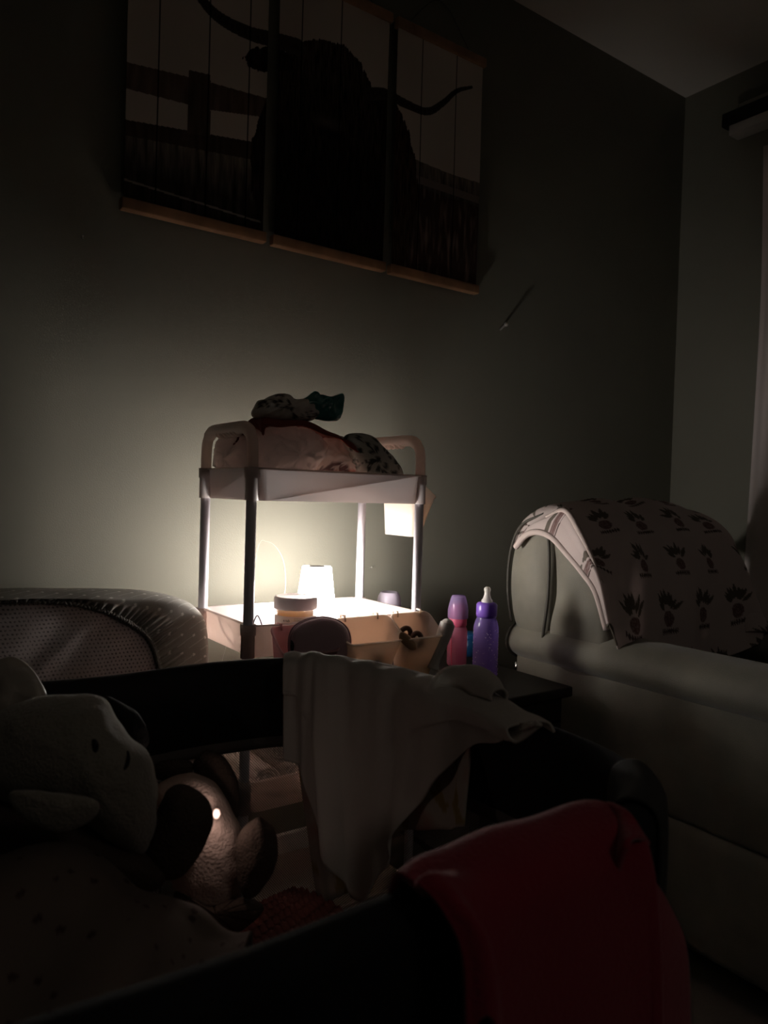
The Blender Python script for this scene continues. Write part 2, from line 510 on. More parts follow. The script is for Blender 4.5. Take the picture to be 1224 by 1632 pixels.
def cow_paint(X, Z):
    g = nz((X * 3, Z * 3, 0), 1.4); h = nz((X * 90, Z * 14, 1)); hf = nz((X * 240, Z * 30, 3))
    sky = mix((.60, .53, .48), (.72, .64, .58), .5 + g)
    c = sky
    right = X > 1.08
    hz = pp(700, 268)[1] if right else pp(300, 222)[1]
    if Z < hz + .01 * g:
        t = min(1, (hz - Z) / .10)
        grass = mix((.20, .17, .14), (.035, .028, .024), t)
        grass = tuple(max(0, q * (1 + .9 * h + .5 * hf)) for q in grass)
        if right and .04 < (hz - Z) < .06: grass = (.22, .18, .16)
        if right and (hz - Z) > .07: grass = tuple(max(0, q * (1 + 1.2 * max(0, h))) for q in mix((.06, .035, .028), (.16, .12, .10), max(0, h + hf * .6)))
        c = grass
        if not right and abs((Z - pp(300, 318)[1]) + .05 * (X - .58)) < .0022: c = (.3, .27, .25)
    q = (X, Z)
    for pol, col in ((RAIL, (.16, .11, .085)), (RAIL2, (.075, .05, .04)), (POST, (.10, .07, .055))):
        if inpoly(q, pol): c = tuple(v * (1 + .5 * h) for v in col)
    wig = (X + .006 * h + .004 * hf, Z + .006 * hf)
    if inpoly(wig, BODY): c = tuple(max(.004, v * (1 + 1.3 * hf + .5 * h)) for v in ((.05, .028, .018) if X > 1.1 else (.022, .014, .011)))
    if inpoly(wig, HEAD):
        t = max(0, min(1, (pp(520, 60)[1] - Z) / .3))
        c = tuple(max(.003, v * (1 + 1.3 * hf + .6 * h)) for v in mix((.062, .042, .032), (.012, .008, .006), t))
    if inpoly(wig, EAR): c = tuple(max(.003, v * (1 + hf)) for v in (.022, .015, .012))
    for pl, w0, w1 in ((HORN_L, .010, .020), (HORN_R, .016, .004)):
        for i in range(len(pl) - 1):
            d, t = dist_seg(q, pl[i], pl[i + 1]); ww = w0 + (w1 - w0) * (i + t) / (len(pl) - 1)
            if d < ww: c = mix((.035, .026, .022), (.07, .055, .048), d / ww)
    e = pp(520, 195); dd = math.hypot((X - e[0]) / .055, (Z - e[1]) / .022)
    if dd < 1: c = mix((.10, .075, .06), c, dd)
    e = pp(528, 215); dd = math.hypot((X - e[0]) / .045, (Z - e[1]) / .018)
    if dd < 1: c = mix((.004, .003, .003), c, dd)
    for x in PLANKS:
        if abs(X - x) < .0016: c = tuple(v * .12 for v in c)
    return c


pic = [(195, 418, 'left panel of the cow picture, with a wooden fence and horn tip'),
       (436, 610, 'middle panel of the cow picture, with the shaggy cow face'),
       (624, 760, 'right panel of the cow picture, with the cow\'s other horn over grass')]
for (a, b, lab) in pic:
    x0, x1 = ay(a, 400, YB - .02).x, ay(b, 400, YB - .02).x
    z0 = ay(187, 330, YB - .02).z + .010; z1 = z0 + .625
    r = empty('picture_panel', ((x0 + x1) / 2, YB - .02, z0))
    tag(r, lab, 'picture', 'three hanging panels of the cow picture')
    nu, nv = 190, 380
    V = []; cols = []
    for j in range(nv):
        for i in range(nu):
            X = x0 + (x1 - x0) * i / (nu - 1); Z = z0 + (z1 - z0) * j / (nv - 1)
            V.append((X, YB - .020 + .0012 * math.sin(Z * 9 + a), Z)); cols.append(cow_paint(X, Z))
    Fc = [(j * nu + i, j * nu + i + 1, (j + 1) * nu + i + 1, (j + 1) * nu + i) for j in range(nv - 1) for i in range(nu - 1)]
    o = link('canvas', V, Fc, M['paper'], r, True, cols)
    s = o.modifiers.new('t', 'SOLIDIFY'); s.thickness = .0012; s.offset = 1
    for z in (z0, z1):
        MB().box((x0 - .006, YB - .030, z - .012), (x1 + .006, YB - .008, z + .012), .003).build('hanger_bar', M['bar'], r)
    MB().tube(crv([(x0 + .03, YB - .01, z1 + .01), ((x0 + x1) / 2, YB - .006, z1 + .12), (x1 - .03, YB - .01, z1 + .01)], 24), .0012, 6).build('hanging_string', M['cord'], r)

# ------------------------------------------------------------------ the rolling cart
PX0, PX1, PY0, PY1 = .580, .962, 1.232, 1.448
PR = .0095
TIERS = [.962, .678, .394, .110]        # rim heights
TD = .060


def rrect(x0, x1, y0, y1, r, n=8):
    out = []
    for cx, cy, a0 in ((x1 - r, y1 - r, 0), (x0 + r, y1 - r, 90), (x0 + r, y0 + r, 180), (x1 - r, y0 + r, 270)):
        for k in range(n + 1):
            a = math.radians(a0 + 90 * k / n); out.append((cx + r * math.cos(a), cy + r * math.sin(a)))
    return out


def rings(mb, rs, cap0=True, cap1=True):
    n = len(rs[0]); V = [p for r_ in rs for p in r_]; Fc = []
    for i in range(len(rs) - 1):
        for j in range(n): Fc.append((i * n + j, i * n + (j + 1) % n, (i + 1) * n + (j + 1) % n, (i + 1) * n + j))
    if cap0: Fc.append(tuple(range(n))[::-1])
    if cap1: Fc.append(tuple((len(rs) - 1) * n + j for j in range(n)))
    return mb.add(V, Fc)


cart = empty('rolling_cart', ((PX0 + PX1) / 2, (PY0 + PY1) / 2, 0))
tag(cart, 'white plastic tiered rolling cart lit from inside, against the sage wall', 'cart')


def tray(zr):
    mb = MB(); e = .006; t = .0022
    x0, x1, y0, y1 = PX0 + .002, PX1 - .002, PY0 - .012, PY1 + .012
    R = []
    for z, ins, lip in ((zr - TD, .004, 0), (zr - .004, 0, 0), (zr - .003, 0, .005), (zr, 0, .005), (zr, 0, 0), (zr - .001, t, 0), (zr - TD + .003, t + .004, 0)):
        d = ins - lip
        R.append([(x, y, z) for x, y in rrect(x0 + d, x1 - d, y0 + d, y1 - d, .022)])
    rings(mb, R, True, True)
    return mb


for k, zr in enumerate(TIERS):
    o = tray(zr).build('tray', M['plastic'], cart)
    for x in (PX0, PX1):
        for y in (PY0, PY1):
            MB().lathe([(PR * .9, -TD), (.0128, -TD), (.0125, -.02), (.0145, -.019), (.0145, .0), (PR * .9, .0)], (x, y, zr), 24).build('corner_socket', M['plastic'], o)
for x in (PX0, PX1):
    for y in (PY0, PY1):
        MB().tube([(x, y, TIERS[3] - .03), (x, y, .3), (x, y, .6), (x, y, TIERS[0] - .002)], PR, 20).build('pole', M['pole'], cart)
        mb = MB(); mb.lathe([(0, -.011), (.016, -.011), (.021, -.004), (.021, .004), (.016, .011), (0, .011)], (x, y, .022), 24, (1, 0, 0)); mb.tube([(x, y, .03), (x, y, .06)], .008, 12)
        mb.build('caster', M['blackp'], cart)
for x, sg in ((PX0, -1), (PX1, 1)):
    zt = TIERS[0] + .073
    path = crv([(x, PY0, TIERS[0] - .01), (x, PY0, TIERS[0] + .03), (x, PY0 + .006, zt - .018), (x, PY0 + .03, zt - .001), (x, PY0 + .075, zt + .001),
                (x, (PY0 + PY1) / 2, zt + .001), (x, PY1 - .075, zt + .001), (x, PY1 - .03, zt - .001), (x, PY1 - .006, zt - .018), (x, PY1, TIERS[0] + .03), (x, PY1, TIERS[0] - .01)], 90)
    rr = []
    for p in path: rr.append(.0105 + (.0015 if p.z > zt - .01 else 0))
    mb = MB().tube(path, rr, 16)
    for q in range(6):
        yy = (PY0 + PY1) / 2 - .04 + q * .016
        mb.lathe([(0, -.006), (.008, -.0045), (.0095, 0), (.008, .0045), (0, .006)], (x, yy, zt - .007), 12, (0, 1, 0))
    h = mb.build('handle', M['plastic'], cart)

# ------------------------------------------------------------------ hanging bins
def hang_bin(name, c, out, w, m, label, D=.058, drop=.042, H=.13, group=None):
    """c: middle of the rear rim; out: unit vector away from the tray"""
    c = Vector(c); o_ = Vector(out); s_ = Vector((0, 0, 1)).cross(o_)
    mb = MB()

    def ring(f, ins, r=.012):
        """f 0 bottom .. 1 rim"""
        D_ = .030 + (D - .030) * f - ins; wi = w * (.78 + .22 * f) / 2 - ins
        pts = []
        for a, b in rrect(-wi, wi, ins, D_, r, 5):
            zt = -drop * (b / D); z = (-H + ins) * (1 - f) + zt * f
            pts.append(c + s_ * a + o_ * b + Vector((0, 0, z)))
        return pts
    R = [ring(0, 0), ring(.5, 0), ring(.97, 0)]
    R.append([p + (p - c - o_ * D / 2).normalized() * .002 for p in ring(.98, 0)]); R.append([p + (p - c - o_ * D / 2).normalized() * .002 for p in ring(1, 0)])
    R += [ring(1, .0018), ring(.5, .0018), ring(0, .0018)]
    rings(mb, R)
    hk = MB()
    for a in (-.3, .3):
        q = c + s_ * (w * a)
        mb.tube([q + o_ * .001 - Vector((0, 0, .008)), q + o_ * .0 + Vector((0, 0, .003)), q - o_ * .014 + Vector((0, 0, .003)), q - o_ * .015 - Vector((0, 0, .006))], .0022, 8)
    ob = mb.build(name, m)
    return tag(ob, label, 'storage bin', group)


fy = PY0 - .019
bin_p = hang_bin('hanging_bin', (.672, fy, .674), (0, -1, 0), .118, M['binpink'], 'dusty pink bin hooked on the cart front, holding the dark mauve case', group='bins hooked on the cart')
bin_w = hang_bin('hanging_bin', (.812, fy, .680), (0, -1, 0), .128, M['bin'], 'cream bin hooked on the cart front between the pink bin and the brush bin', group='bins hooked on the cart')
bin_r = hang_bin('hanging_bin', (.929, fy, .680), (0, -1, 0), .098, M['bin'], 'cream bin at the right front of the cart holding brown teethers and a brush', group='bins hooked on the cart')
bin_s = hang_bin('hanging_bin', (PX1 + .020, 1.335, .958), (1, 0, 0), .135, M['bin'], 'cream bin hooked on the right end of the cart\'s topmost tray', group='bins hooked on the cart', H=.128)

# ------------------------------------------------------------------ lamp
FL2 = TIERS[1] - TD + .004
lp = ay(505, 903, 1.378)
r = empty('table_lamp', (lp.x, lp.y, FL2))
tag(r, 'small glowing white lamp with tapered shade on the cart\'s middle tray', 'lamp')
zt = lp.z; zb = zt - .092
MB().lathe([(0, 0), (.036, 0), (.038, .004), (.036, .010), (.016, .016), (.011, .022), (.011, zb - FL2 + .02), (0, zb - FL2 + .02)], (lp.x, lp.y, FL2), 40).build('base', M['lampw'], r)
MB().lathe([(.0425, zb), (.0315, zt - .003), (.0303, zt), (.0205, zt), (.0205, zt - .004), (.027, zt - .006), (.038, zb + .004), (.0425, zb)], (lp.x, lp.y, 0), 56).build('shade', M['shade'], r)
MB().lathe([(0, -.003), (.0203, -.003), (.0203, .0012), (0, .0012)], (lp.x, lp.y, zt), 32).build('touch_button', M['lampd'], r)
# its cord
pts = [Vector((lp.x - .03, lp.y - .01, FL2 + .006)), Vector((lp.x - .08, 1.40, FL2 + .008)), Vector((.65, 1.39, FL2 + .008)), Vector((.62, 1.33, FL2 + .008)), Vector((.622, 1.262, FL2 + .03)), Vector((.617, 1.250, .668)),
       Vector((.606, 1.249, .690)), Vector((.597, 1.25, .672)), Vector((.594, 1.262, FL2 + .02)), Vector((.592, 1.30, FL2 + .01)),
       Vector((.5892, 1.34, FL2 + .02)), Vector((.5892, 1.375, FL2 + .05)), Vector((.5892, 1.35, .668)), Vector((.5892, 1.31, .662)), Vector((.592, 1.30, .64)), Vector((.60, 1.32, FL2 + .006))]
o = MB().tube(crv(pts, 140), .0013, 8).build('lamp_cord', M['cord'])
tag(o, 'thin grey cord looping inside the left end of the middle tray', 'cord')
pts = [ay(452, 958, 1.40), ay(455, 930, 1.44), ay(452, 895, 1.46), ay(440, 872, 1.47), ay(425, 863, 1.48), ay(412, 870, 1.49)]
pts += [ay(395, 950, 1.50), Vector((.64, 1.50, .5)), Vector((.66, 1.50, .05))]
o = MB().tube(crv(pts, 80), .00045, 8).build('charging_cord', M['cordw'])
tag(o, 'thin pale cord arching up in front of the lit wall left of the lamp', 'cord')

# ------------------------------------------------------------------ jar of ointment
jp = ay(471, 975, 1.285)
jz = FL2 + .001
r = empty('ointment_jar', (jp.x, jp.y, jz))
tag(r, 'round jar with a white lid and yellow contents, left of the lamp', 'jar')
jt = ay(471, 947, 1.285).z - .003
jl = jt - .024; jr = .0415
MB().lathe([(0, 0), (jr - .004, 0), (jr - .001, .004), (jr - .001, jl - jz - .014), (jr - .004, jl - jz - .010), (jr - .004, jl - jz + .002), (jr - .006, jl - jz + .002), (jr - .006, jl - jz - .012), (jr - .003, jl - jz - .016), (jr - .003, .004), (0, .003)], (jp.x, jp.y, jz), 56).build('jar_body', M['jar'], r)
MB().lathe([(0, .004), (jr - .0035, .004), (jr - .0035, jl - jz - .017), (jr - .0065, jl - jz - .014), (jr - .0065, jl - jz - .006), (0, jl - jz - .008)], (jp.x, jp.y, jz), 48).build('ointment', M['cream'], r)
MB().lathe([(jr - .006, 0), (jr + .0005, 0), (jr + .001, .002), (jr + .001, .020), (jr - .001, .0232), (jr - .004, .024), (jr - .006, .0225), (0, .0225)], (jp.x, jp.y, jl), 64).build('lid', M['lid'], r)
mb = MB(); R1 = jr - .0005
LZ1 = jl - .011; LZ0 = jz + .008
a0 = math.atan2(-jp.y, -jp.x)
V = []; Fc = []
for i in range(41):
    a = a0 - 1.35 + 2.7 * i / 40
    for z in (LZ0, LZ1): V.append((jp.x + R1 * math.cos(a), jp.y + R1 * math.sin(a), z))
for i in range(40): Fc.append((2 * i, 2 * i + 2, 2 * i + 3, 2 * i + 1))
lab = link('label', V, Fc, M['label'], r)


def curved_text(txt, size, a_c, z, mat_, parent, bold=0.0):
    cu = bpy.data.curves.new('t', 'FONT'); cu.body = txt; cu.size = size; cu.align_x = 'CENTER'; cu.extrude = .00005; cu.offset = bold
    ob = bpy.data.objects.new('t', cu); COL.objects.link(ob)
    dg = bpy.context.evaluated_depsgraph_get(); me = bpy.data.meshes.new_from_object(ob.evaluated_get(dg))
    V = [v.co.copy() for v in me.vertices]; Fc = [tuple(p.vertices) for p in me.polygons]
    bpy.data.objects.remove(ob); bpy.data.meshes.remove(me)
    R2 = R1 + .0002
    out = [(jp.x + (R2 + v.z) * math.cos(a_c + v.x / R2), jp.y + (R2 + v.z) * math.sin(a_c + v.x / R2), z + v.y) for v in V]
    return link('lettering', out, Fc, mat_, parent, False)


curved_text('e tub', .0065, a0 - .42, LZ1 - .010, M['ink'], lab, .00012)
for k in range(4):      # fine print, unreadable in the photograph: short ink strokes
    mb = MB()
    for q in range(14):
        a1 = a0 - .05 + q * .055; a2 = a1 + random.uniform(.02, .045); z = LZ1 - .0045 - k * .0032
        V = []
        for a in (a1, a2):
            for dz in (0, .0009): V.append((jp.x + (R1 + .0002) * math.cos(a), jp.y + (R1 + .0002) * math.sin(a), z + dz))
        mb.add(V, [(0, 2, 3, 1)])
    mb.build('fine_print', M['ink'], lab, False)

# ------------------------------------------------------------------ mauve zip case in the pink bin
YC = 1.178
co = [(463, 1050), (462, 1020), (470, 1000), (490, 988), (515, 984), (537, 989), (552, 1002), (557, 1022), (552, 1045), (545, 1062), (510, 1075), (475, 1070)]
r = inflate('zip_case', outy(co, YC), M['case'], 0, .040, None, n=96, rings=16, power=.32, axis=(.25, 1, -.15))
tag(r, 'dark mauve rounded zip case standing in the pink bin', 'case')
big = [Vector(p) for p in catmull([tuple(ay(x, y, YC)) for x, y in co + co[:1]], 80)]
cc = sum(big, Vector()) / len(big)
mb = MB()
for dy in (-.0035, .0035): mb.tube([cc + (p - cc) * 1.012 + Vector((0, dy, 0)) for p in big[:-1]], .0016, 8, closed=True)
mb.build('zipper', M['caseband'], r)
pz = ay(466, 1018, YC - .004)
MB().tube([pz, pz + Vector((-.003, -.006, -.012)), pz + Vector((-.004, -.008, -.024))], [.003, .0035, .002], 10).build('zip_pull', M['blackp'], r)

# small things in the bins
mbs = [(590, 1036), (597, 1030), (604, 1034)]
for k, (px, py) in enumerate(mbs):
    p = ay(px, py, 1.178)
    mb = MB(); mb.lathe([(0, -.030), (.010, -.030), (.011, -.026), (.0055, -.018), (.0045, -.006), (.0062, 0), (.004, .006), (0, .007)], p, 20, (.2 * (k - 1), 0, 1))
    tag(mb.build('bottle_nipple', M['nipple']), '%s white silicone nipple inside the middle cream bin' % ('leftmost', 'middle, tallest', 'rightmost')[k], 'bottle nipple', 'silicone nipples in the cream bin')
p = ay(645, 1010, 1.185)
mb = MB(); mb.tube([p + Vector((.014 * math.cos(a), -.004 * math.sin(a), .016 * math.sin(a) - .004)) for a in np.linspace(0, 2 * math.pi, 30, endpoint=False)], .0052, 12, closed=True)
o = mb.build('teething_ring', M['brown']); tag(o, 'brown ring teether leaning at the back of the brush bin', 'teether')
p = ay(664, 1018, 1.168)
mb = MB(); mb.tube([p + Vector((.0085 * math.cos(a), -.003 * math.cos(a), .011 * math.sin(a))) for a in np.linspace(0, 2 * math.pi, 30, endpoint=False)], .0052, 12, closed=True)
o = mb.build('teething_ring', M['brown']); tag(o, 'dark brown upright ring teether in front of the tan paddle', 'teether')
o = inflate('teether_paddle', outy([(636, 1012), (640, 1007), (650, 1011), (660, 1022), (664, 1034), (655, 1036), (644, 1028), (637, 1020)], 1.160), M['tan'], 0, .010, n=48, rings=8, axis=(0, 1, 0))
tag(o, 'tan wooden paddle lying across the brown ring teethers', 'teether')
a, b = ay(713, 995, 1.165), ay(694, 1052, 1.170)
pts = [a + (a - b).normalized() * .012, a + (a - b).normalized() * .009, a + (a - b).normalized() * .003, a, a + (b - a) * .3, a + (b - a) * .7, b, b + (b - a) * .25]
o = MB().tube(crv(pts, 40), list(catmull(np.array([[.001], [.0085], [.0135], [.0155], [.0155], [.012], [.010], [.012]]), 40)[:, 0]), 20).build('hair_brush', M['brush'])
tag(o, 'grey white rounded brush handle sticking up at the right of the brush bin', 'brush')

# ------------------------------------------------------------------ things piled on the topmost tray
F0 = TIERS[0] - TD + .004


def spots(col, dark, sc, th, seed=0):
    def f(v):
        n_ = noise.voronoi(Vector((v[0] * sc + seed, v[1] * sc, v[2] * sc)))[0]
        return dark if n_[0] < th and (n_[1] - n_[0]) > .12 else col
    return f


# diapers
o = inflate('folded_diaper', outy([(402, 772), (404, 700), (415, 684), (450, 678), (490, 684), (512, 700), (516, 722), (500, 745), (480, 770), (440, 790)], 1.285), M['diaper'], 0, .075, amp=.010, freq=55, seed=3, power=.4, axis=(0, 1, 0), ridge=True)
tag(o, 'big crumpled white diaper at the left of the topmost tray', 'diaper', 'diapers piled in the topmost tray')
o = inflate('folded_diaper', outy([(500, 770), (508, 722), (515, 700), (540, 697), (562, 706), (576, 725), (582, 748), (575, 775), (540, 785)], 1.300), M['diaperp'], 0, .07, amp=.010, freq=55, seed=8, power=.4, axis=(0, 1, 0), ridge=True,
            paint=lambda v: (.20, .13, .13) if (abs(v[2] - .972) < .010 and nz(v, 70) > .0) else ((.55, .22, .17) if abs(v[2] - .962) < .004 and nz(v, 50, 3) > -.2 else (.78, .70, .67)))
tag(o, 'crumpled diaper with a small dark print beside the big white one', 'diaper', 'diapers piled in the topmost tray')
o = inflate('folded_diaper', [ax(x, y, .622) for x, y in [(350, 775), (350, 722), (356, 700), (374, 694), (396, 695), (408, 708), (411, 780), (380, 785)]], M['diaper'], 0, .05, amp=.002, freq=90, seed=5, power=.3, axis=(1, 0, 0), resample=True)
for v in o.data.vertices:
    v.co.x += .0024 * math.sin(v.co.y * 620 + 2 * nz(v.co, 20))
tag(o, 'white diaper with upright gathers seen through the cart\'s left handle', 'diaper', 'diapers piled in the topmost tray')
# speckled pouch
o = inflate('wet_bag', outy([(548, 700), (560, 690), (590, 694), (604, 708), (618, 722), (630, 736), (640, 750), (640, 780), (600, 785), (572, 775), (566, 745), (556, 722)], 1.262), M['plasticprint'], 0, .05, amp=.003, freq=36, seed=11, power=.4, axis=(0, 1, 0),
            paint=spots((.40, .39, .35), (.025, .027, .022), 60, .42))
tag(o, 'pale pouch with dark terrazzo blotches sloping down at the right of the pile', 'pouch')
# rust cloth over the diapers
rows = []
for dy, dz in ((.09, -.025), (.06, -.003), (.02, .004), (-.01, .002), (-.032, -.006), (-.038, -.012)):
    row = []
    for px, py in ((404, 684), (413, 673), (440, 671), (475, 675), (505, 683), (530, 697), (556, 712)):
        q = ay(px, py, 1.272); row.append(q + Vector((0, dy, dz)))
    rows.append(row)
o = loft('rust_cloth', rows, 90, 50, M['rust'], None, .003, disp=lambda u, v: .0022 * math.sin(v * 20 + 8 * u + 3 * math.sin(u * 7)) + .003 * math.sin(u * 17 + 3 * v))
tag(o, 'dark rust red cloth spread over the diaper pile', 'cloth')
# wipes packet
r = inflate('wipes_packet', outy([(402, 662), (404, 650), (412, 638), (424, 636), (440, 628), (458, 629), (470, 636), (492, 636), (506, 645), (508, 662), (490, 672), (450, 672), (415, 670)], 1.285), M['plasticprint'], 0, .055, amp=.005, freq=45, seed=21, power=.42, axis=(0, 1, 0), ridge=True,
            paint=lambda v: (.05, .04, .035) if (nz(v, 120, 4) > .12 and nz(v, 32, 2) > -.1) else (.55, .51, .46))
tag(r, 'crumpled white speckled wipes packet with a teal end on top of the pile', 'packet')
inflate('teal_end', outy([(478, 640), (490, 632), (501, 623), (503, 630), (512, 629), (528, 631), (545, 628), (546, 645), (544, 660), (534, 671), (515, 671), (495, 665), (480, 656)], 1.280), M['teal'], 0, .035, r, n=120, amp=.004, freq=50, seed=31, power=.4, axis=(0, 1, 0), ridge=True)

for ob in COL.objects:                       # keep the pile inside the tray walls
    if ob.name.split('.')[0] in ('folded_diaper', 'wet_bag', 'rust_cloth'):
        for v in ob.data.vertices:
            if v.co.z < TIERS[0] + .004:
                v.co.x = min(max(v.co.x, PX0 + .013), PX1 - .013); v.co.y = min(max(v.co.y, PY0 - .002), PY1 + .002)
            v.co.z = max(v.co.z, F0 + .001)

# ------------------------------------------------------------------ rolled towels in the lower tray
def towel(x, z, y0, y1, R, lab, ph=0):
    mb = MB(); P = []
    n_ = 150
    for i in range(n_):
        t = i / (n_ - 1); a = t * 2 * math.pi * 3.6 + ph; rr = .004 + (R - .004) * t
        P.append((x + rr * math.cos(a), z + rr * math.sin(a)))
    V = []; Fc = []
    for (a, b) in P:
        for yy in np.linspace(y0, y1, 8): V.append((a + .0006 * math.sin(yy * 300), yy + .002 * math.sin(a * 400), b))
    for i in range(n_ - 1):
        for j in range(7): Fc.append((i * 8 + j, i * 8 + j + 1, (i + 1) * 8 + j + 1, (i + 1) * 8 + j))
    o = link('rolled_towel', V, Fc, M['towel']); s = o.modifiers.new('t', 'SOLIDIFY'); s.thickness = .0065; s.offset = 0
    return tag(o, lab, 'towel', 'rolled towels in the lower tray')


FT = TIERS[2] - TD + .004
towel(.632, FT + .037, 1.245, 1.42, .030, 'white rolled towel at the left end of the lower tray', .5)
towel(.704, FT + .037, 1.25, 1.42, .030, 'white rolled towel next to the leftmost roll in the lower tray', 2)
towel(.776, FT + .037, 1.25, 1.42, .030, 'white rolled towel in the middle of the lower tray', 1)
towel(.668, FT + .094, 1.26, 1.42, .028, 'white rolled towel lying on top of the two leftmost rolls', 1.2)

# ------------------------------------------------------------------ end table with bottles
r = empty('end_table', (1.16, 1.25, 0))
tag(r, 'small dark wooden end table between the cart and the armchair', 'table')
MB().box((1.00, 1.06, .498), (1.262, 1.52, .52), .004).build('table_top', M['wood'], r)
MB().box((1.015, 1.075, .44), (1.245, 1.505, .498), .002).build('apron', M['wood'], r)
for x in (1.03, 1.23):
    for y in (1.09, 1.49): MB().box((x - .015, y - .015, 0), (x + .015, y + .015, .45), .002).build('leg', M['wood'], r)
MB().box((1.02, 1.08, .15), (1.24, 1.50, .165), .002).build('shelf', M['wood'], r)

TZ = .52


def bottle_body(c, prof, m, parent, name='body', n=40): return MB().lathe(prof, c, n).build(name, m, parent)


b = ay(772, 1084, 1.20); c = Vector((b.x, 1.20, TZ))
ztop = ay(776, 935, 1.20).z - TZ
r = empty('baby_bottle', c); tag(r, 'purple baby bottle with a purple collar and bare clear nipple', 'baby bottle')
k = ztop / .205
R = .0275
prof = [(0, 0), (R - .004, 0), (R - .001, .003), (R, .008), (R, .115 * k), (R - .001, .120 * k), (R - .004, .131 * k), (R - .008, .138 * k), (R - .008, .150 * k)]
bottle_body(c, prof, M['bpurple'], r)
MB().lathe([(0, .001), (R - .005, .001), (R - .003, .004), (R - .0025, .012), (0, .013)], c, 32).build('milk', M['foam'], r)
mb = MB()
rs = random.Random(4)
for q in range(170):
    a = rs.uniform(0, 6.283); z = rs.uniform(.012, .128 * k); rr = rs.uniform(.0006, .0017)
    ra = R - .0002 if z < .114 * k else R - .0045
    mb.lathe([(0, -rr), (rr * .8, -rr * .6), (rr, 0), (rr * .8, rr * .6), (0, rr)], c + Vector((ra * math.cos(a), ra * math.sin(a), z)), 6)
mb.build('milk_froth', M['foam'], r)
tag(r.children[-1], kind='stuff')
MB().lathe([(R - .010, .138 * k), (R - .006, .138 * k), (R - .0045, .143 * k), (R - .0045, .165 * k), (R - .007, .169 * k), (R - .013, .171 * k), (0, .171 * k)], c, 40).build('collar', M['bpurples'], r)
MB().lathe([(.0125, .170 * k), (.0125, .175 * k), (.009, .179 * k), (.0065, .187 * k), (.0062, .193 * k), (.0075, .197 * k), (.0072, .201 * k), (.004, .2045 * k), (0, .205 * k)], c, 32).build('nipple', M['nipple'], r)

yb2 = 1.335
c = ay(729, 1010, yb2); c = Vector((c.x, yb2, TZ)); zt2 = ay(731, 948, yb2).z - TZ
r = empty('baby_bottle', c); tag(r, 'pink baby bottle with a lilac travel cap, left of the purple bottle', 'baby bottle')
R = .0235; k = zt2 / .19
MB().lathe([(0, 0), (R - .003, 0), (R, .005), (R, .095 * k), (R - .003, .103 * k), (R - .006, .110 * k)], c, 40).build('body', M['bpink'], r)
MB().lathe([(R - .008, .105 * k), (R - .004, .106 * k), (R - .002, .110 * k), (R - .002, .134 * k), (R - .006, .137 * k), (0, .137 * k)], c, 40).build('collar', M['bpinks'], r)
MB().lathe([(R - .004, .134 * k), (R - .004, .155 * k), (R - .008, .162 * k), (R - .012, .166 * k), (0, .167 * k)], c, 40).build('nipple', M['bpinks'], r)
MB().lathe([(R + .001, .128 * k), (R + .001, .150 * k), (R - .002, .166 * k), (R - .006, .184 * k), (R - .009, .189 * k), (0, .19 * k)], c, 40).build('travel_cap', M['capl'], r)
# cord-like strap looping beside it
pts = [c + Vector((-R, -.004, .085)), c + Vector((-R - .006, -.012, .06)), c + Vector((-R - .008, -.016, .03)), c + Vector((-R - .003, -.014, .004))]
MB().tube(crv(pts, 24), .0016, 8).build('strap', M['bpinks'], r)

c = ay(749, 1040, 1.40); c = Vector((c.x, 1.40, TZ)); h = ay(749, 1008, 1.40).z - TZ
r = empty('blue_cup', c); tag(r, 'blue plastic cup behind the pink and purple bottles', 'cup')
MB().lathe([(0, 0), (.020, 0), (.023, .003), (.026, h - .010), (.026, h - .010)], c, 36).build('cup_body', M['blue'], r)
MB().lathe([(.0275, h - .014), (.0275, h - .003), (.025, h), (0, h)], c, 36).build('cup_lid', M['blue'], r)

c = ay(618, 955, 1.475); c = Vector((c.x + .004, 1.475, TZ)); h = ay(618, 943, 1.475).z - TZ
r = empty('domed_bottle', c); tag(r, 'lilac white bottle with a domed lid behind the right end of the cart', 'bottle')
MB().lathe([(0, 0), (.026, 0), (.029, .004), (.029, h - .055), (.027, h - .05)], c, 36).build('body', M['dome'], r)
MB().lathe([(.030, h - .052), (.030, h - .030), (.027, h - .012), (.0225, h - .003), (.019, h), (.017, h - .002), (0, h - .002)], c, 40).build('dome_lid', M['dome'], r)

# ------------------------------------------------------------------ crib mattress standing on its long side
YM0, YM1 = 1.385, 1.515
r = empty('crib_mattress', (0, (YM0 + YM1) / 2, 0))
tag(r, 'crib mattress in a grey fitted sheet standing on its side against the wall', 'mattress')


def m3(x, z, y): return (x, y, z)


front = []; elas = []
fe = [(-40, 953), (40, 949), (110, 949), (180, 949), (240, 951), (290, 960), (315, 975), (327, 1005), (331, 1060), (332, 1130)]
el = [(-40, 957), (40, 957), (110, 961), (165, 973), (205, 992), (230, 1010), (243, 1030), (252, 1060), (257, 1100), (260, 1170)]
FE = [ay(x, y, YM0 + .02) for x, y in fe]; EL = [ay(x, y, YM0 + .026) for x, y in el]
FE = [Vector((-.75, YM0 + .02, .60)), Vector((-.72, YM0 + .02, FE[0].z - .01))] + [Vector((x, YM0 + .02, FE[0].z - .002)) for x in (-.5, -.3, -.1, .05)] + FE + [Vector((FE[-1].x + .002, YM0 + .02, .03))]
EL = [Vector((-.66, YM0 + .026, .60)), Vector((-.6, YM0 + .026, EL[0].z))] + [Vector((x, YM0 + .026, EL[0].z)) for x in (-.45, -.28, -.1, .06)] + EL + [Vector((EL[-1].x, YM0 + .026, .08))]
MC = Vector((-.1, 0, .36))


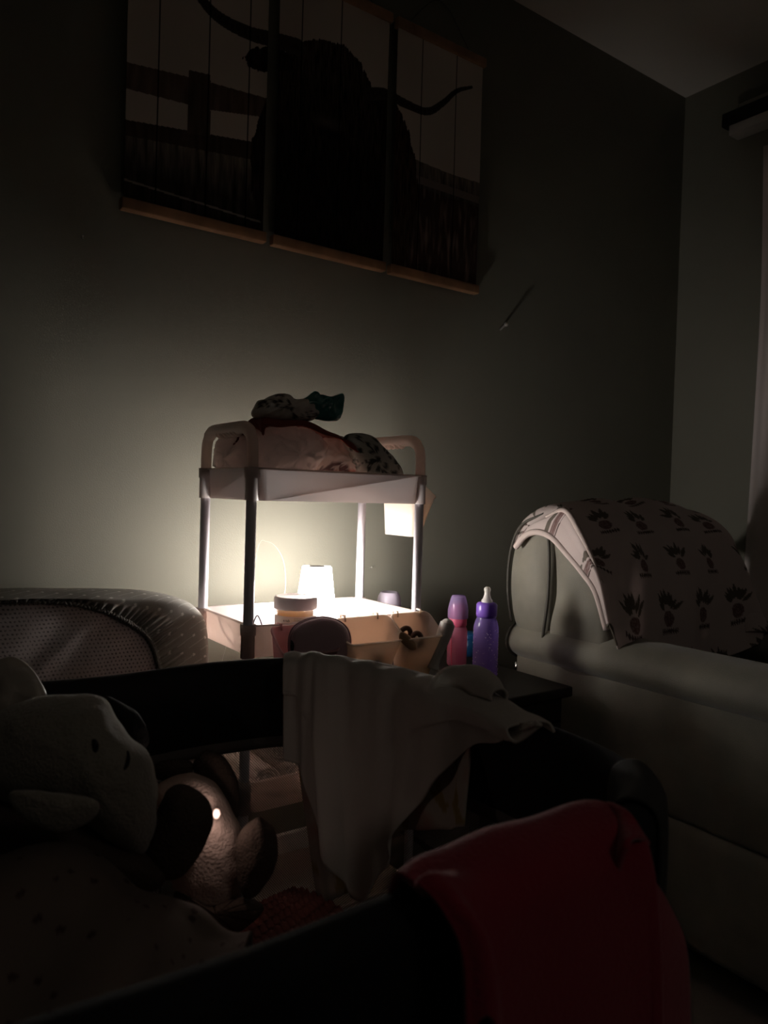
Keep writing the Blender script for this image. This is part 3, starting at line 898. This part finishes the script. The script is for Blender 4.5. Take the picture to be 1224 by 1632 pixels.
def off(P, Y, s):
    out_ = []
    for p in P:
        d = Vector((p.x - (.35 if p.x > .35 else p.x), 0, p.z - (.55 if p.z > .55 else p.z)))
        d = d.normalized() if d.length > 0 else Vector((0, 0, 1))
        q = p + d * s; out_.append(Vector((q.x, Y, q.z)))
    return out_


mid = [(a + b) / 2 + Vector((0, -.006, 0)) for a, b in zip(FE, EL)]
rowsS = [EL, mid, off(FE, YM0 + .012, -.004), off(FE, YM0 + .035, .005), off(FE, (YM0 + YM1) / 2, .006), off(FE, YM1 - .03, .003), off(FE, YM1, -.01), off(FE, YM1 + .002, -.06)]


def sheet_paint(u, v, p):
    base = (.27, .258, .235)
    X, Z, Y = p[0], p[2], p[1]
    s = X; t = Z + (Y - YM0) * .9
    a = .5; q1 = s * math.cos(a) + t * math.sin(a); q2 = -s * math.sin(a) + t * math.cos(a)
    P1, P2 = .050, .0165
    j = math.floor(q2 / P2); off_ = (j % 3) * P1 / 3
    l = (q1 + off_) % P1 / P1; d = abs(q2 / P2 - j - .5) * P2
    if v < .02: return (.40, .38, .35)
    if d < .0009 and l < .68: return mix(base, (.52, .5, .47), .55)
    if math.hypot((l - .70) * P1, d) < .0027: return (.66, .64, .60)
    return base


sh = loft('fitted_sheet', rowsS, 520, 300, M['print'], r, disp=lambda u, v: (.0048 * math.sin(u * 430 + 2 * math.sin(u * 60)) * max(0, 1 - v / .16) + .0022 * math.sin(u * 47 + 5 * v) * max(0, 1 - v / .5)), paint=sheet_paint)
el_c = catmull([tuple(p) for p in EL], 900)
MB().tube([Vector(p) + Vector((0, -.003 + .0025 * math.sin(i * 1.1), .002 * math.sin(i * .9))) for i, p in enumerate(el_c)], [.0032 + .0012 * math.sin(i * 1.1) for i in range(900)], 8).build('elastic_edge', M['piping'] if False else mat('elastic_fabric', (.17, .16, .145), .8), r)


def under_paint(u, v, p):
    X, Z = p[0], p[2]; P1 = .0072
    row = math.floor(Z / P1); a = ((X + (row % 2) * P1 / 2) % P1) - P1 / 2; b = (Z % P1) - P1 / 2
    d = math.hypot(a, b)
    return (.17, .145, .145) if d < .0016 else (.60, .53, .52)


c1 = YM0 + .030
EU = [Vector((e.x, c1, e.z + .002)) for e in EL]
rowsU = [[Vector((e.x, c1, e.z * (1 - k) + .07 * k)) for e in EU] for k in (0, .2, .45, .7, 1)]


def und(u, v):
    X = -.7 + 1.2 * u + .25 * v
    d = .0022 * math.sin(X * 48 + v * 12 + 2.5 * math.sin(X * 13 + v * 3)) * max(0, math.sin(min(1, v * 1.6 + .05) * math.pi)) ** .6 + .0035 * max(0, math.sin(X * 27 + v * 6 + 1.2 * math.sin(v * 5) + .6)) ** 5
    return d * .9


loft('underside_fabric', rowsU, 640, 330, M['print'], r, disp=und, paint=under_paint)

MB().box((-.68, YM0 + .05, .05), (.52, YM1 - .012, .62), .02).build('foam_core', M['pad'], r)

# ------------------------------------------------------------------ bassinet
ZR = .71
RX0, RX1, RY0, RY1 = -.42, .528, .308, .852


def railpath(ins=0.0, n=14, rc=.125):
    return rrect(RX0 + ins, RX1 - ins, RY0 + ins, RY1 - ins, rc - ins, n)


def resamp(P, n):
    P = np.array(P + [P[0]]); L_ = np.concatenate([[0], np.cumsum(np.linalg.norm(np.diff(P, axis=0), axis=1))])
    t = np.linspace(0, L_[-1], n, endpoint=False)
    return list(zip(np.interp(t, L_, P[:, 0]), np.interp(t, L_, P[:, 1]))), L_[-1]


r = empty('bassinet', ((RX0 + RX1) / 2, (RY0 + RY1) / 2, 0))
tag(r, 'black bassinet with mesh sides in the foreground, full of toys and blankets', 'bassinet')
n_ = 240


def sweep(profile, ins_base=0.0):
    """profile: list of (outward offset, z)"""
    R_ = []
    for o_, z in profile:
        P, _ = resamp(railpath(-o_), n_)
        R_.append([(x, y, z + .0012 * math.sin(i * .35)) for i, (x, y) in enumerate(P)])
    V = [p for q in R_ for p in q]; Fc = []
    for i in range(len(R_) - 1):
        for j in range(n_): Fc.append((i * n_ + j, i * n_ + (j + 1) % n_, (i + 1) * n_ + (j + 1) % n_, (i + 1) * n_ + j))
    return V, Fc


def st(h, w_, z0): # stadium profile closed
    P = []
    for k in range(13):
        a = math.pi * k / 12; P.append((w_ * math.cos(a), z0 + h + w_ * math.sin(a)))
    P += [(-w_ * .8, z0 + h * .4), (-w_ * .55, z0), (w_ * .55, z0), (w_ * .8, z0 + h * .4)]
    return P + P[:1]


V, Fc = sweep(st(.088, .015, .606)); link('padded_rim', V, Fc, M['black'], r)
V, Fc = sweep([(-.0092, .612), (-.0102, .606), (-.0092, .598), (-.0075, .598), (-.0075, .612), (-.0092, .612)]); link('inner_binding', V, Fc, M['binding'], r)
# netting
P0, per = resamp(railpath(.009), n_); P1_, _ = resamp(railpath(.030), n_)
V = []; uvs = []; Fc = []
for k in range(9):
    t = k / 8; z = .60 - .225 * t
    for i in range(n_ + 1):
        a = P0[i % n_]; b_ = P1_[i % n_]
        V.append((a[0] * (1 - t) + b_[0] * t, a[1] * (1 - t) + b_[1] * t, z)); uvs.append((per * i / n_, z))
for k in range(8):
    for i in range(n_): Fc.append((k * (n_ + 1) + i, k * (n_ + 1) + i + 1, (k + 1) * (n_ + 1) + i + 1, (k + 1) * (n_ + 1) + i))
link('netting', V, Fc, M['net'], r, True, None, uvs)
V, Fc = sweep([(-.030, .378), (-.026, .380), (-.028, .30), (-.034, .30), (-.034, .378), (-.030, .378)]); link('base_skirt', V, Fc, M['black'], r)
mb = MB(); rings(mb, [[(x, y, z) for x, y in railpath(i)] for i, z in ((.040, .300), (.034, .31), (.034, .37), (.045, .392))]); mb.build('mattress_pad', M['pad'], r)
for x in (RX0 + .08, RX1 - .08):
    mb = MB(); mb.tube(crv([(x, RY0 + .05, .31), (x, RY0 + .06, .15), (x, RY0 + .01, .02), (x, RY1 - .01, .02), (x, RY1 - .06, .15), (x, RY1 - .05, .31)], 60), .012, 12)
    mb.build('leg_frame', M['metal'], r)
# corner cover on the rim, front right
pts = railpath(0, 14)
cp = [(x, y) for x, y in pts if x > RX1 - .115 and y < RY0 + .105]
rows = []
for o_, z in ((-.0165, .64), (-.0172, .69), (-.013, .708), (0, .7135), (.013, .708), (.0172, .69), (.0175, .65), (.0165, .605)):
    row = []
    for i, (x, y) in enumerate(cp[2:-3]):
        d = Vector((x - (RX1 - .125), y - (RY0 + .125), 0)).normalized(); row.append(Vector((x, y, z)) + d * o_)
    rows.append(row)
loft('corner_cover', rows, 40, 40, M['charcoal'], r, .002)

# ------------------------------------------------------------------ what lies in the bassinet
PADZ = .394
# knitted blanket
def knit_disp(u, v):
    return .0055 * abs(math.sin(v * 60)) + .0016 * math.sin(u * 230 + (math.floor(v * 60 / math.pi) % 2) * 1.5)


rows = []
for y, zz in ((.80, .420), (.74, .432), (.66, .445), (.58, .455), (.50, .45), (.42, .44)):
    rows.append([Vector((x, y + .01 * math.sin(x * 30), zz + .010 * math.sin(x * 26 + y * 12))) for x in (.16, .22, .28, .34, .40, .455)])
o = loft('knitted_blanket', rows, 260, 260, M['knit'], None, .006, disp=knit_disp)
tag(o, 'chunky rust red knitted blanket lying on the bassinet pad', 'blanket')
# spotted blanket heap
rows = []
hp = [(-60, 1372), (40, 1366), (120, 1370), (190, 1388), (240, 1425), (285, 1472), (335, 1492), (395, 1500)]
for k, (dd, lift) in enumerate(((.66, -.12), (.63, -.02), (.60, 0), (.54, .004), (.48, -.01), (.43, -.03), (.40, -.07))):
    row = []
    for i, (x, y) in enumerate(hp):
        base = ad(x, y, .60 - .006 * i)
        q = Vector((base.x, base.y, base.z + lift)) - Vector((FW.x, FW.y, 0)) * (.60 - dd)
        q.y = max(q.y, RY0 + .028); q.z = max(q.z, PADZ + .01); q.x = min(q.x, RX1 - .05)
        row.append(q)
    rows.append(row)
o = loft('spotted_blanket', rows, 220, 160, M['print'], None, .003,
         disp=lambda u, v: .007 * math.sin(u * 14 + 4 * v) + .005 * math.sin(v * 13 - u * 6 + 1),
         paint=lambda u, v, p: (.05, .025, .02) if noise.voronoi(Vector((p[0] * 62, p[1] * 62, p[2] * 62)))[0][0] < .20 else (.14, .11, .09))
tag(o, 'cream blanket with small dark dots bunched up at the front left of the bassinet', 'blanket')

# white plush dog
r = empty('plush_dog', tuple(ad(120, 1320, .62)))
tag(r, 'white plush dog with black ears lying on its side in the bassinet', 'stuffed toy')
head = [(-35, 1200), (-15, 1150), (20, 1124), (70, 1110), (130, 1107), (168, 1116), (188, 1148), (208, 1176), (235, 1198), (247, 1240), (250, 1290), (243, 1335), (222, 1362), (180, 1350), (140, 1318), (80, 1300), (20, 1285), (-30, 1255)]
inflate('head', outl(head, .66), M['plushw'], 0, .17, r, n=120, rings=20, amp=.003, freq=60, power=.5)
inflate('ear', outl([(168, 1112), (195, 1120), (222, 1138), (236, 1165), (234, 1188), (220, 1197), (202, 1186), (185, 1160)], .70), M['plushb'], 0, .035, r, amp=.002, freq=80)
inflate('ear', outl([(15, 1262), (60, 1260), (110, 1266), (152, 1274), (158, 1290), (140, 1310), (100, 1326), (60, 1318), (25, 1292)], .565), M['plushw'], 0, .022, r, amp=.002, freq=60)
inflate('eye', outl([(146, 1180), (152, 1178), (157, 1184), (157, 1194), (152, 1200), (146, 1195)], .592), M['blackp'], 0, .008, r, n=32, rings=6)
MB().tube(crv([ad(203, 1198, .607), ad(204, 1208, .603), ad(200, 1220, .600), ad(190, 1229, .598)], 16), [.0012 + .0018 * (i / 15) for i in range(16)], 8).build('mouth', M['plushb'], r)
inflate('body', outl([(-60, 1290), (30, 1275), (120, 1300), (190, 1340), (250, 1370), (260, 1410), (200, 1430), (100, 1410), (0, 1400), (-60, 1390)], .66), M['plushd'], 0, .12, r, amp=.004, freq=50)
inflate('inner_ear_lining', outl([(-40, 1080), (0, 1052), (22, 1048), (45, 1064), (62, 1085), (73, 1105), (68, 1116), (40, 1122), (15, 1138), (-10, 1160), (-40, 1150)], .72), M['satin'], 0, .03, r, amp=.006, freq=30, ridge=True)

# second plush with a soft light
r = empty('plush_otter', tuple(ad(335, 1400, .74)))
tag(r, 'brown and tan plush animal on its back with paws up, glowing softly', 'stuffed toy')
inflate('belly', outl([(247, 1262), (270, 1240), (310, 1232), (345, 1250), (368, 1290), (386, 1330), (390, 1390), (378, 1440), (350, 1475), (310, 1482), (285, 1455), (275, 1400), (265, 1330)], .76), M['plusht'], 0, .11, r, amp=.003, freq=60)
def paw(pts, D, t, m_=None): return inflate('paw', outl(pts, D), m_ or M['plushd'], 0, t, r, amp=.002, freq=70, seed=D * 9)
paw([(308, 1222), (316, 1203), (333, 1196), (358, 1208), (376, 1236), (383, 1270), (380, 1300), (362, 1300), (340, 1276), (318, 1252)], .80, .05)
paw([(243, 1226), (256, 1214), (280, 1210), (303, 1214), (305, 1232), (280, 1242), (252, 1242)], .80, .035)
paw([(258, 1275), (268, 1258), (287, 1250), (312, 1258), (334, 1280), (340, 1306), (330, 1340), (312, 1372), (288, 1398), (255, 1400), (228, 1378), (236, 1330)], .66, .07)
paw([(376, 1350), (384, 1324), (402, 1308), (418, 1304), (438, 1324), (444, 1358), (434, 1392), (412, 1424), (390, 1432), (378, 1400)], .72, .05)
paw([(280, 1420), (330, 1440), (390, 1430), (420, 1450), (380, 1485), (320, 1498), (285, 1480)], .74, .06)
p = ad(345, 1297, .708)
MB().lathe([(0, -.005), (.0025, -.004), (.004, 0), (.0025, .004), (0, .005)], p, 16).build('night_light', M['glow'], r)
ld = bpy.data.lights.new('toy_light', 'POINT'); ld.energy = .03; ld.color = (1, .74, .64); ld.shadow_soft_size = .006
lo = bpy.data.objects.new('toy_light', ld); COL.objects.link(lo); lo.location = ad(344, 1300, .695)
lo.parent = r; lo.matrix_parent_inverse = Matrix.Translation(-r.location)

# ------------------------------------------------------------------ clothes over the rear right of the rim
def rim_top(px, py, lift=.004): return az(px, py, ZR + lift)


CB = Vector((.30, .58, 0))


def hang(name, cols, nu, nv, m, disp=None, paint=None, parent=None, thick=.0025, outdrop=.09, lift=.0085, gap=.022):
    """cols: (top px, mid px, bottom px) with depth factors; hangs inside the rim, over the top and a little down the outside"""
    R_ = [[] for _ in range(8)]
    for (tx, ty), (mx_, my), (bx, by), inn in cols:
        T = rim_top(tx, ty, lift); d = Vector((T.x - CB.x, T.y - CB.y, 0)).normalized()
        D = (T - CO).dot(FW)
        R_[0].append(T + d * .020 - Vector((0, 0, outdrop)))
        R_[1].append(T + d * .020 - Vector((0, 0, outdrop * .45)))
        R_[2].append(T + d * .012 - Vector((0, 0, .008)))
        R_[3].append(T)
        R_[4].append(T - d * .030 - Vector((0, 0, .006)))
        R_[4][-1] = T - d * (.008 + gap) - Vector((0, 0, .006)); q = ad(mx_, my, D - inn * .5 - gap); a = T - d * (.015 + gap) - Vector((0, 0, .03))
        R_[5].append(a * .55 + q * .45)
        R_[6].append(q)
        R_[7].append(ad(bx, by, D - inn - gap))
    return loft(name, R_, nu, nv, m, parent, thick, disp, paint)


def fold(u, v):
    g = max(0, v - .38) / .62
    k = 1 - min(1, max(0, (u - .52) / .16))
    a = math.sin(u * 15 + 1.8 * v + 1.5 * math.sin(u * 9)); b = math.sin(u * 37 + 5 * v + 2 * math.sin(u * 6 + v * 3))
    return (.013 * g * a * (.25 + .75 * k) + .0045 * g * b * k + .0018 * math.sin(u * 55 + v * 6) * min(1, v * 2) * (.4 + .6 * k)
            - .010 * k * g * math.exp(-((u - .17 - .05 * v) / .022) ** 2))


mcols = [((453, 1042), (454, 1120), (455, 1213), .02), ((478, 1041), (480, 1130), (484, 1228), .02), ((505, 1043), (505, 1180), (512, 1310), .04), ((535, 1048), (530, 1230), (542, 1405), .06),
         ((570, 1052), (565, 1240), (568, 1440), .06), ((605, 1060), (598, 1240), (592, 1395), .05), ((640, 1068), (622, 1220), (606, 1348), .04), ((672, 1076), (665, 1185), (668, 1278), .03),
         ((704, 1087), (705, 1155), (716, 1225), .025), ((745, 1098), (748, 1142), (752, 1188), .015), ((790, 1112), (790, 1148), (792, 1184), .004), ((830, 1134), (828, 1152), (824, 1170), .002), ((862, 1149), (858, 1155), (852, 1162), .001)]
onesie = hang('baby_shirt', mcols, 200, 150, M['diaper'] if False else mat('grey_white_jersey', (.68, .63, .58), .85, transl=.35, tcol=(.5, .5, .47), bump=.35, bscale=500), disp=fold)
tag(onesie, 'crumpled grey white baby shirt draped over the rear rim of the bassinet', 'baby clothes')
# rolled cuff on top
rows = []
for k, a in enumerate(np.linspace(-.5, 3.5, 9)):
    row = []
    for tx, ty, rr in ((700, 1090, .014), (720, 1086, .020), (748, 1088, .022), (775, 1098, .018), (796, 1112, .010)):
        T = rim_top(tx, ty, .012); d = Vector((T.x - CB.x, T.y - CB.y, 0)).normalized()
        row.append(T + d * (rr * math.cos(a)) + Vector((0, 0, rr * math.sin(a) * .8)))
    rows.append(row)
loft('sleeve', rows, 60, 50, bpy.data.materials['grey_white_jersey'], onesie, .0025, disp=lambda u, v: .001 * math.sin(u * 14 + v * 6))


def floral(u, v, p):
    n1 = noise.voronoi(Vector((p[0] * 26, p[1] * 26, p[2] * 26)))[0]
    c_ = (.50, .45, .40)
    if n1[0] < .35: c_ = mix((.46, .24, .19), c_, n1[0] / .35 * .8)
    elif n1[0] > .72: c_ = (.36, .27, .10)
    return c_


fcols = [((460, 1047), (470, 1180), (505, 1425), .02), ((500, 1048), (510, 1200), (530, 1432), .02), ((560, 1056), (560, 1200), (585, 1400), .01), ((620, 1066), (620, 1200), (630, 1330), .03),
         ((680, 1082), (680, 1200), (690, 1322), .045), ((720, 1094), (725, 1200), (722, 1322), .05), ((760, 1108), (757, 1190), (746, 1318), .05)]
o = hang('floral_swaddle', fcols, 120, 120, M['printt'], disp=lambda u, v: .006 * max(0, v - .4) * math.sin(u * 22 + 3 * v) - .004, paint=floral, outdrop=.05, lift=.001, gap=.010)
tag(o, 'floral cloth with pink and ochre blotches hanging beneath the grey white shirt', 'cloth')

# crimson cloth over the front rim
tp = [(636, 1398), (668, 1376), (710, 1356), (770, 1332), (840, 1311), (900, 1292), (948, 1284), (985, 1306), (1006, 1345)]
T_ = [az(x, y, ZR + .010) for x, y in tp]
nrm = []
for i, p in enumerate(T_):
    if p.x < RX1 - .125: nrm.append(Vector((0, -1, 0)))
    else: nrm.append(Vector((p.x - (RX1 - .125), p.y - (RY0 + .125), 0)).normalized())
rows = [[], [], [], [], [], [], [], []]
for i, (p, d) in enumerate(zip(T_, nrm)):
    f = i / 8
    rows[0].append(p - d * .008 - Vector((0, 0, .07))); rows[1].append(p - d * .010 - Vector((0, 0, .03))); rows[2].append(p - d * .002)
    rows[3].append(p + d * .020 + Vector((0, 0, .001))); rows[4].append(p + d * .040 - Vector((0, 0, .012 )))
    sx = .035 * (1 - f) if i < 2 else 0
    rows[5].append(p + d * .048 + Vector((sx, 0, -.05))); rows[6].append(p + d * .054 + Vector((sx * 1.3, 0, -.13))); rows[7].append(p + d * .060 + Vector((sx * 1.4, 0, -.26)))
for i, pts in ((0, ((664, 1408, .285), (700, 1442, .275), (738, 1522, .265), (746, 1660, .26))), (1, ((700, 1400, .283), (735, 1445, .272), (775, 1522, .262), (785, 1660, .257))),
               (7, ((1000, 1352, .284), (1012, 1400, .275), (1032, 1480, .268), (1036, 1660, .262))), (8, ((1028, 1385, .298), (1060, 1440, .288), (1090, 1515, .280), (1098, 1660, .272)))):
    for k, (x, y, Y) in enumerate(pts): rows[4 + k][i] = ay(x, y, Y)
    if i > 6: rows[3][i] = (rows[2][i] + rows[4][i]) / 2 + Vector((.002, -.006, .010))
o = loft('crimson_cloth', rows, 150, 120, M['red'], None, .004, disp=lambda u, v: .005 * math.sin(u * 17 + 2 * v) * max(0, v - .55) + .0006 * math.sin(u * 23 + 2))
tag(o, 'dark crimson cloth folded over the front rim of the bassinet', 'cloth')

# ------------------------------------------------------------------ armchair
XS = 1.30
r = empty('armchair', (1.70, .85, 0))
tag(r, 'olive grey suede armchair with rolled arms at the right', 'armchair')


def prism_soft(prof, x0, x1, name, m, puff=.02, n=40, amp=.0):
    """closed YZ profile swept along x with rounded ends"""
    A = np.array(prof + prof[:3]); E = np.concatenate([A[:0], A]); 
    k = len(prof); P = np.array(prof); E = np.concatenate([P[-2:], P, P[:3]])
    S = catmull(E, (len(E) - 1) * 8 + 1)[16:16 + k * 8]
    c_ = S.mean(axis=0); R_ = []
    for t in np.linspace(0, 1, n):
        e = min(t, 1 - t) * (x1 - x0); s = 1 - (1 - math.sqrt(max(0, 1 - (1 - min(1, e / puff)) ** 2))) * puff * .9 / max(.05, np.abs(S - c_).max())
        x = x0 + (x1 - x0) * t
        R_.append([(x, c_[0] + (q[0] - c_[0]) * s, c_[1] + (q[1] - c_[1]) * s) for q in S])
    # finer ends
    mb_ = MB(); rings(mb_, R_); return mb_.build(name, m, r)


backp = [(1.275, .60), (1.30, .66), (1.305, .74), (1.29, .82), (1.25, .868), (1.19, .885), (1.17, .80), (1.175, .70), (1.185, .60)]
prism_soft(backp, XS, 1.87, 'back_shell', M['sofa'], .03)
cush = [(1.19, .60), (1.17, .70), (1.175, .80), (1.185, .875), (1.14, .885), (1.10, .86), (1.06, .80), (1.025, .70), (1.01, .60), (1.01, .52), (1.10, .50), (1.17, .52)]
prism_soft(cush, XS + .008, 1.865, 'back_cushion', M['sofa'], .05)
mb = MB()
mb.tube(crv([(XS - .002, 1.186, .875), (XS - .003, 1.173, .80), (XS - .003, 1.172, .70), (XS, 1.186, .60)], 40), .0035, 8)
mb.tube(crv([(XS + .004, 1.292, .62), (XS + .002, 1.306, .70), (XS + .003, 1.302, .79), (XS + .003, 1.27, .855), (XS + .005, 1.2, .886)], 40), .0035, 8)
mb.build('piping', M['piping'], r)
# arms
for side, xa in (('near', XS - .012), ('far', 1.80)):
    R_ = []
    for y, s in ((1.300, .78), (1.292, .90), (1.28, .97), (1.255, 1), (1.0, 1), (.7, 1), (.5, 1), (.47, .96), (.455, .8)):
        R_.append([(xa + .075 + .075 * s * math.cos(a), y, .574 + (.046 + (.010 if math.sin(a) > 0 else 0)) * s * math.sin(a)) for a in np.linspace(0, 2 * math.pi, 36, endpoint=False)])
    mb = MB(); rings(mb, R_); arm = mb.build('arm', M['sofa'], r)
    mb = MB(); mb.tube([(xa + .075 + .074 * math.cos(a), 1.292, .574 + (.045 + (.010 if math.sin(a) > 0 else 0)) * math.sin(a)) for a in np.linspace(0, 2 * math.pi, 40, endpoint=False)], .0032, 8, closed=True)
    mb.build('arm_piping', M['piping'], arm)
    x0 = xa + .025 if side == 'near' else xa + .02
    MB().box((x0, .47, .30), (x0 + .11, 1.285, .56), .012).build('side_panel', M['sofa'], r)
MB().box((XS + .005, .46, .06), (1.94, 1.285, .305), .03).build('base', M['sofa'], r)
MB().box((XS + .11, .42, .28), (1.83, 1.05, .50), .045).build('seat_cushion', M['sofa'], r)
for x in (1.36, 1.89):
    for y in (.53, 1.22): MB().lathe([(0, 0), (.018, 0), (.024, .065), (0, .065)], (x, y, 0), 16).build('foot', M['wood'], r)
p = ax(825, 1062, XS + .02)
MB().tube([p + Vector((-.004, 0, -.016)), p + Vector((-.004, 0, .012))], .005, 10).build('recliner_lever', M['chrome'], r)

# leaf blanket over the chair back
def leafp(u, v, p):
    X, Y, Z = p
    s = X * 1.0; t = v * .95
    base = (.72, .62, .60)
    gx, gy = s / .135, t / .15
    i, j = math.floor(gx), math.floor(gy)
    if j % 2: gx += .5; i = math.floor(gx)
    fx, fy = gx - i - .5, gy - j - .5
    rn = random.Random(i * 31 + j * 17)
    # a small cluster of leaves and a flower head
    best = False
    for q in range(9):
        a = -1.2 + q * .3 + rn.uniform(-.1, .1) + math.pi / 2; L_ = rn.uniform(.22, .38)
        ex, ey = math.cos(a) * L_, -math.sin(a) * L_
        d, tt = dist_seg((fx, fy + .05), (0, .12), (ex, ey + .02))
        if .38 < tt <= 1 and d < .034 * math.sin(min(1, (tt - .34) / .66) * math.pi) + .006: best = True
    if best: return (.16, .135, .11)
    if math.hypot(fx, fy - .14) < .13:
        return (.22, .13, .12) if nz((fx * 30, fy * 30, i)) > -.1 else (.34, .25, .24)
    if abs(fy - .33) < .05 and abs(fx) < .2 and abs(math.sin(fx * 60 + i)) * .05 > abs(fy - .33): return (.14, .10, .09)
    return base


L0 = [Vector((XS - .010, 1.296, .845)), Vector((XS - .012, 1.272, .868)), Vector((XS - .012, 1.23, .888)), Vector((XS - .012, 1.19, .880)), Vector((XS - .014, 1.14, .842)), Vector((XS - .012, 1.09, .79)), Vector((XS - .010, 1.05, .72)), Vector((XS + .004, 1.02, .628))]
L0 = [ax(822, 872, XS - .016), ax(838, 853, XS - .018), ax(858, 848, XS - .018), ax(880, 857, XS - .018), ax(905, 884, XS - .018), ax(930, 914, XS - .018), ax(950, 945, XS - .016), ax(967, 1004, XS - .010)]
L1 = [ax(829, 858, XS - .004), ax(848, 838, XS - .004), ax(872, 824, XS - .006), ax(902, 815, XS - .010), ax(925, 850, XS - .020), ax(944, 890, XS - .022), ax(960, 930, XS - .018), ax(974, 1003, XS - .010)]
def rowx(x, top=.898, fy_=0.0):
    return [Vector((x, 1.325, .80)), Vector((x, 1.29, .865)), Vector((x, 1.22, top + .002)), Vector((x, 1.14, top + .006)), Vector((x, 1.065 + fy_, .868)), Vector((x, 1.015 + fy_, .79)), Vector((x, .985 + fy_, .69)), Vector((x, .975 + fy_, .56))]


ins = rowx(1.335, .902, -.002)
E2 = [ay(1108, 838, 1.28), ay(1122, 842, 1.24), ay(1138, 852, 1.18), ay(1155, 872, 1.12), ay(1165, 893, 1.08), ay(1158, 925, 1.04), ay(1152, 960, 1.02), ay(1185, 1010, .97)]
E1 = [Vector((1.83, 1.31, .82)), Vector((1.83, 1.28, .872)), Vector((1.84, 1.22, .893)), Vector((1.835, 1.14, .888)), Vector((1.825, 1.06, .85)), Vector((1.82, 1.01, .78)), Vector((1.82, .975, .70)), Vector((1.83, .93, .60))]
E3 = [p + Vector((.012, .10, -.10)) for p in E2]; E3[7] = ay(1235, 1060, .97); E3[6] = ay(1190, 1000, 1.05)
colsB = [L0, [(a + b) / 2 + Vector((-.003, 0, .006)) for a, b in zip(L0, L1)], L1, ins, rowx(1.42, .907), rowx(1.52, .912), rowx(1.62, .914), rowx(1.74, .908), E1, E2, E3]
rows = list(map(list, zip(*colsB)))
o = loft('leaf_print_blanket', rows, 420, 330, M['printt'], None, .004,
         disp=lambda u, v: -(.006 * math.sin(u * 30 + v * 5) + .004 * math.sin(u * 53 - v * 9)) * min(1, max(0, (u - .22) * 6)) * min(1, v * 2), paint=leafp, off=0)
tag(o, 'white fleece blanket with leaf clusters draped over the armchair back', 'blanket')
MB().tube([Vector(p) for p in catmull([tuple(p) for p in L1[2:7]], 50)], [.0035 + .004 * math.sin(math.pi * min(1, .15 + i / 49)) for i in range(50)], 10).build('folded_edge', mat('fleece_fold', (.58, .48, .45), .9, bump=.5, bscale=300), o)
hem = catmull([tuple(p) for p in L0], 60)
MB().tube([Vector(p) for p in hem], .0075, 10).build('hem', mat('fleece_hem', (.60, .50, .47), .9, bump=.5, bscale=300), o)
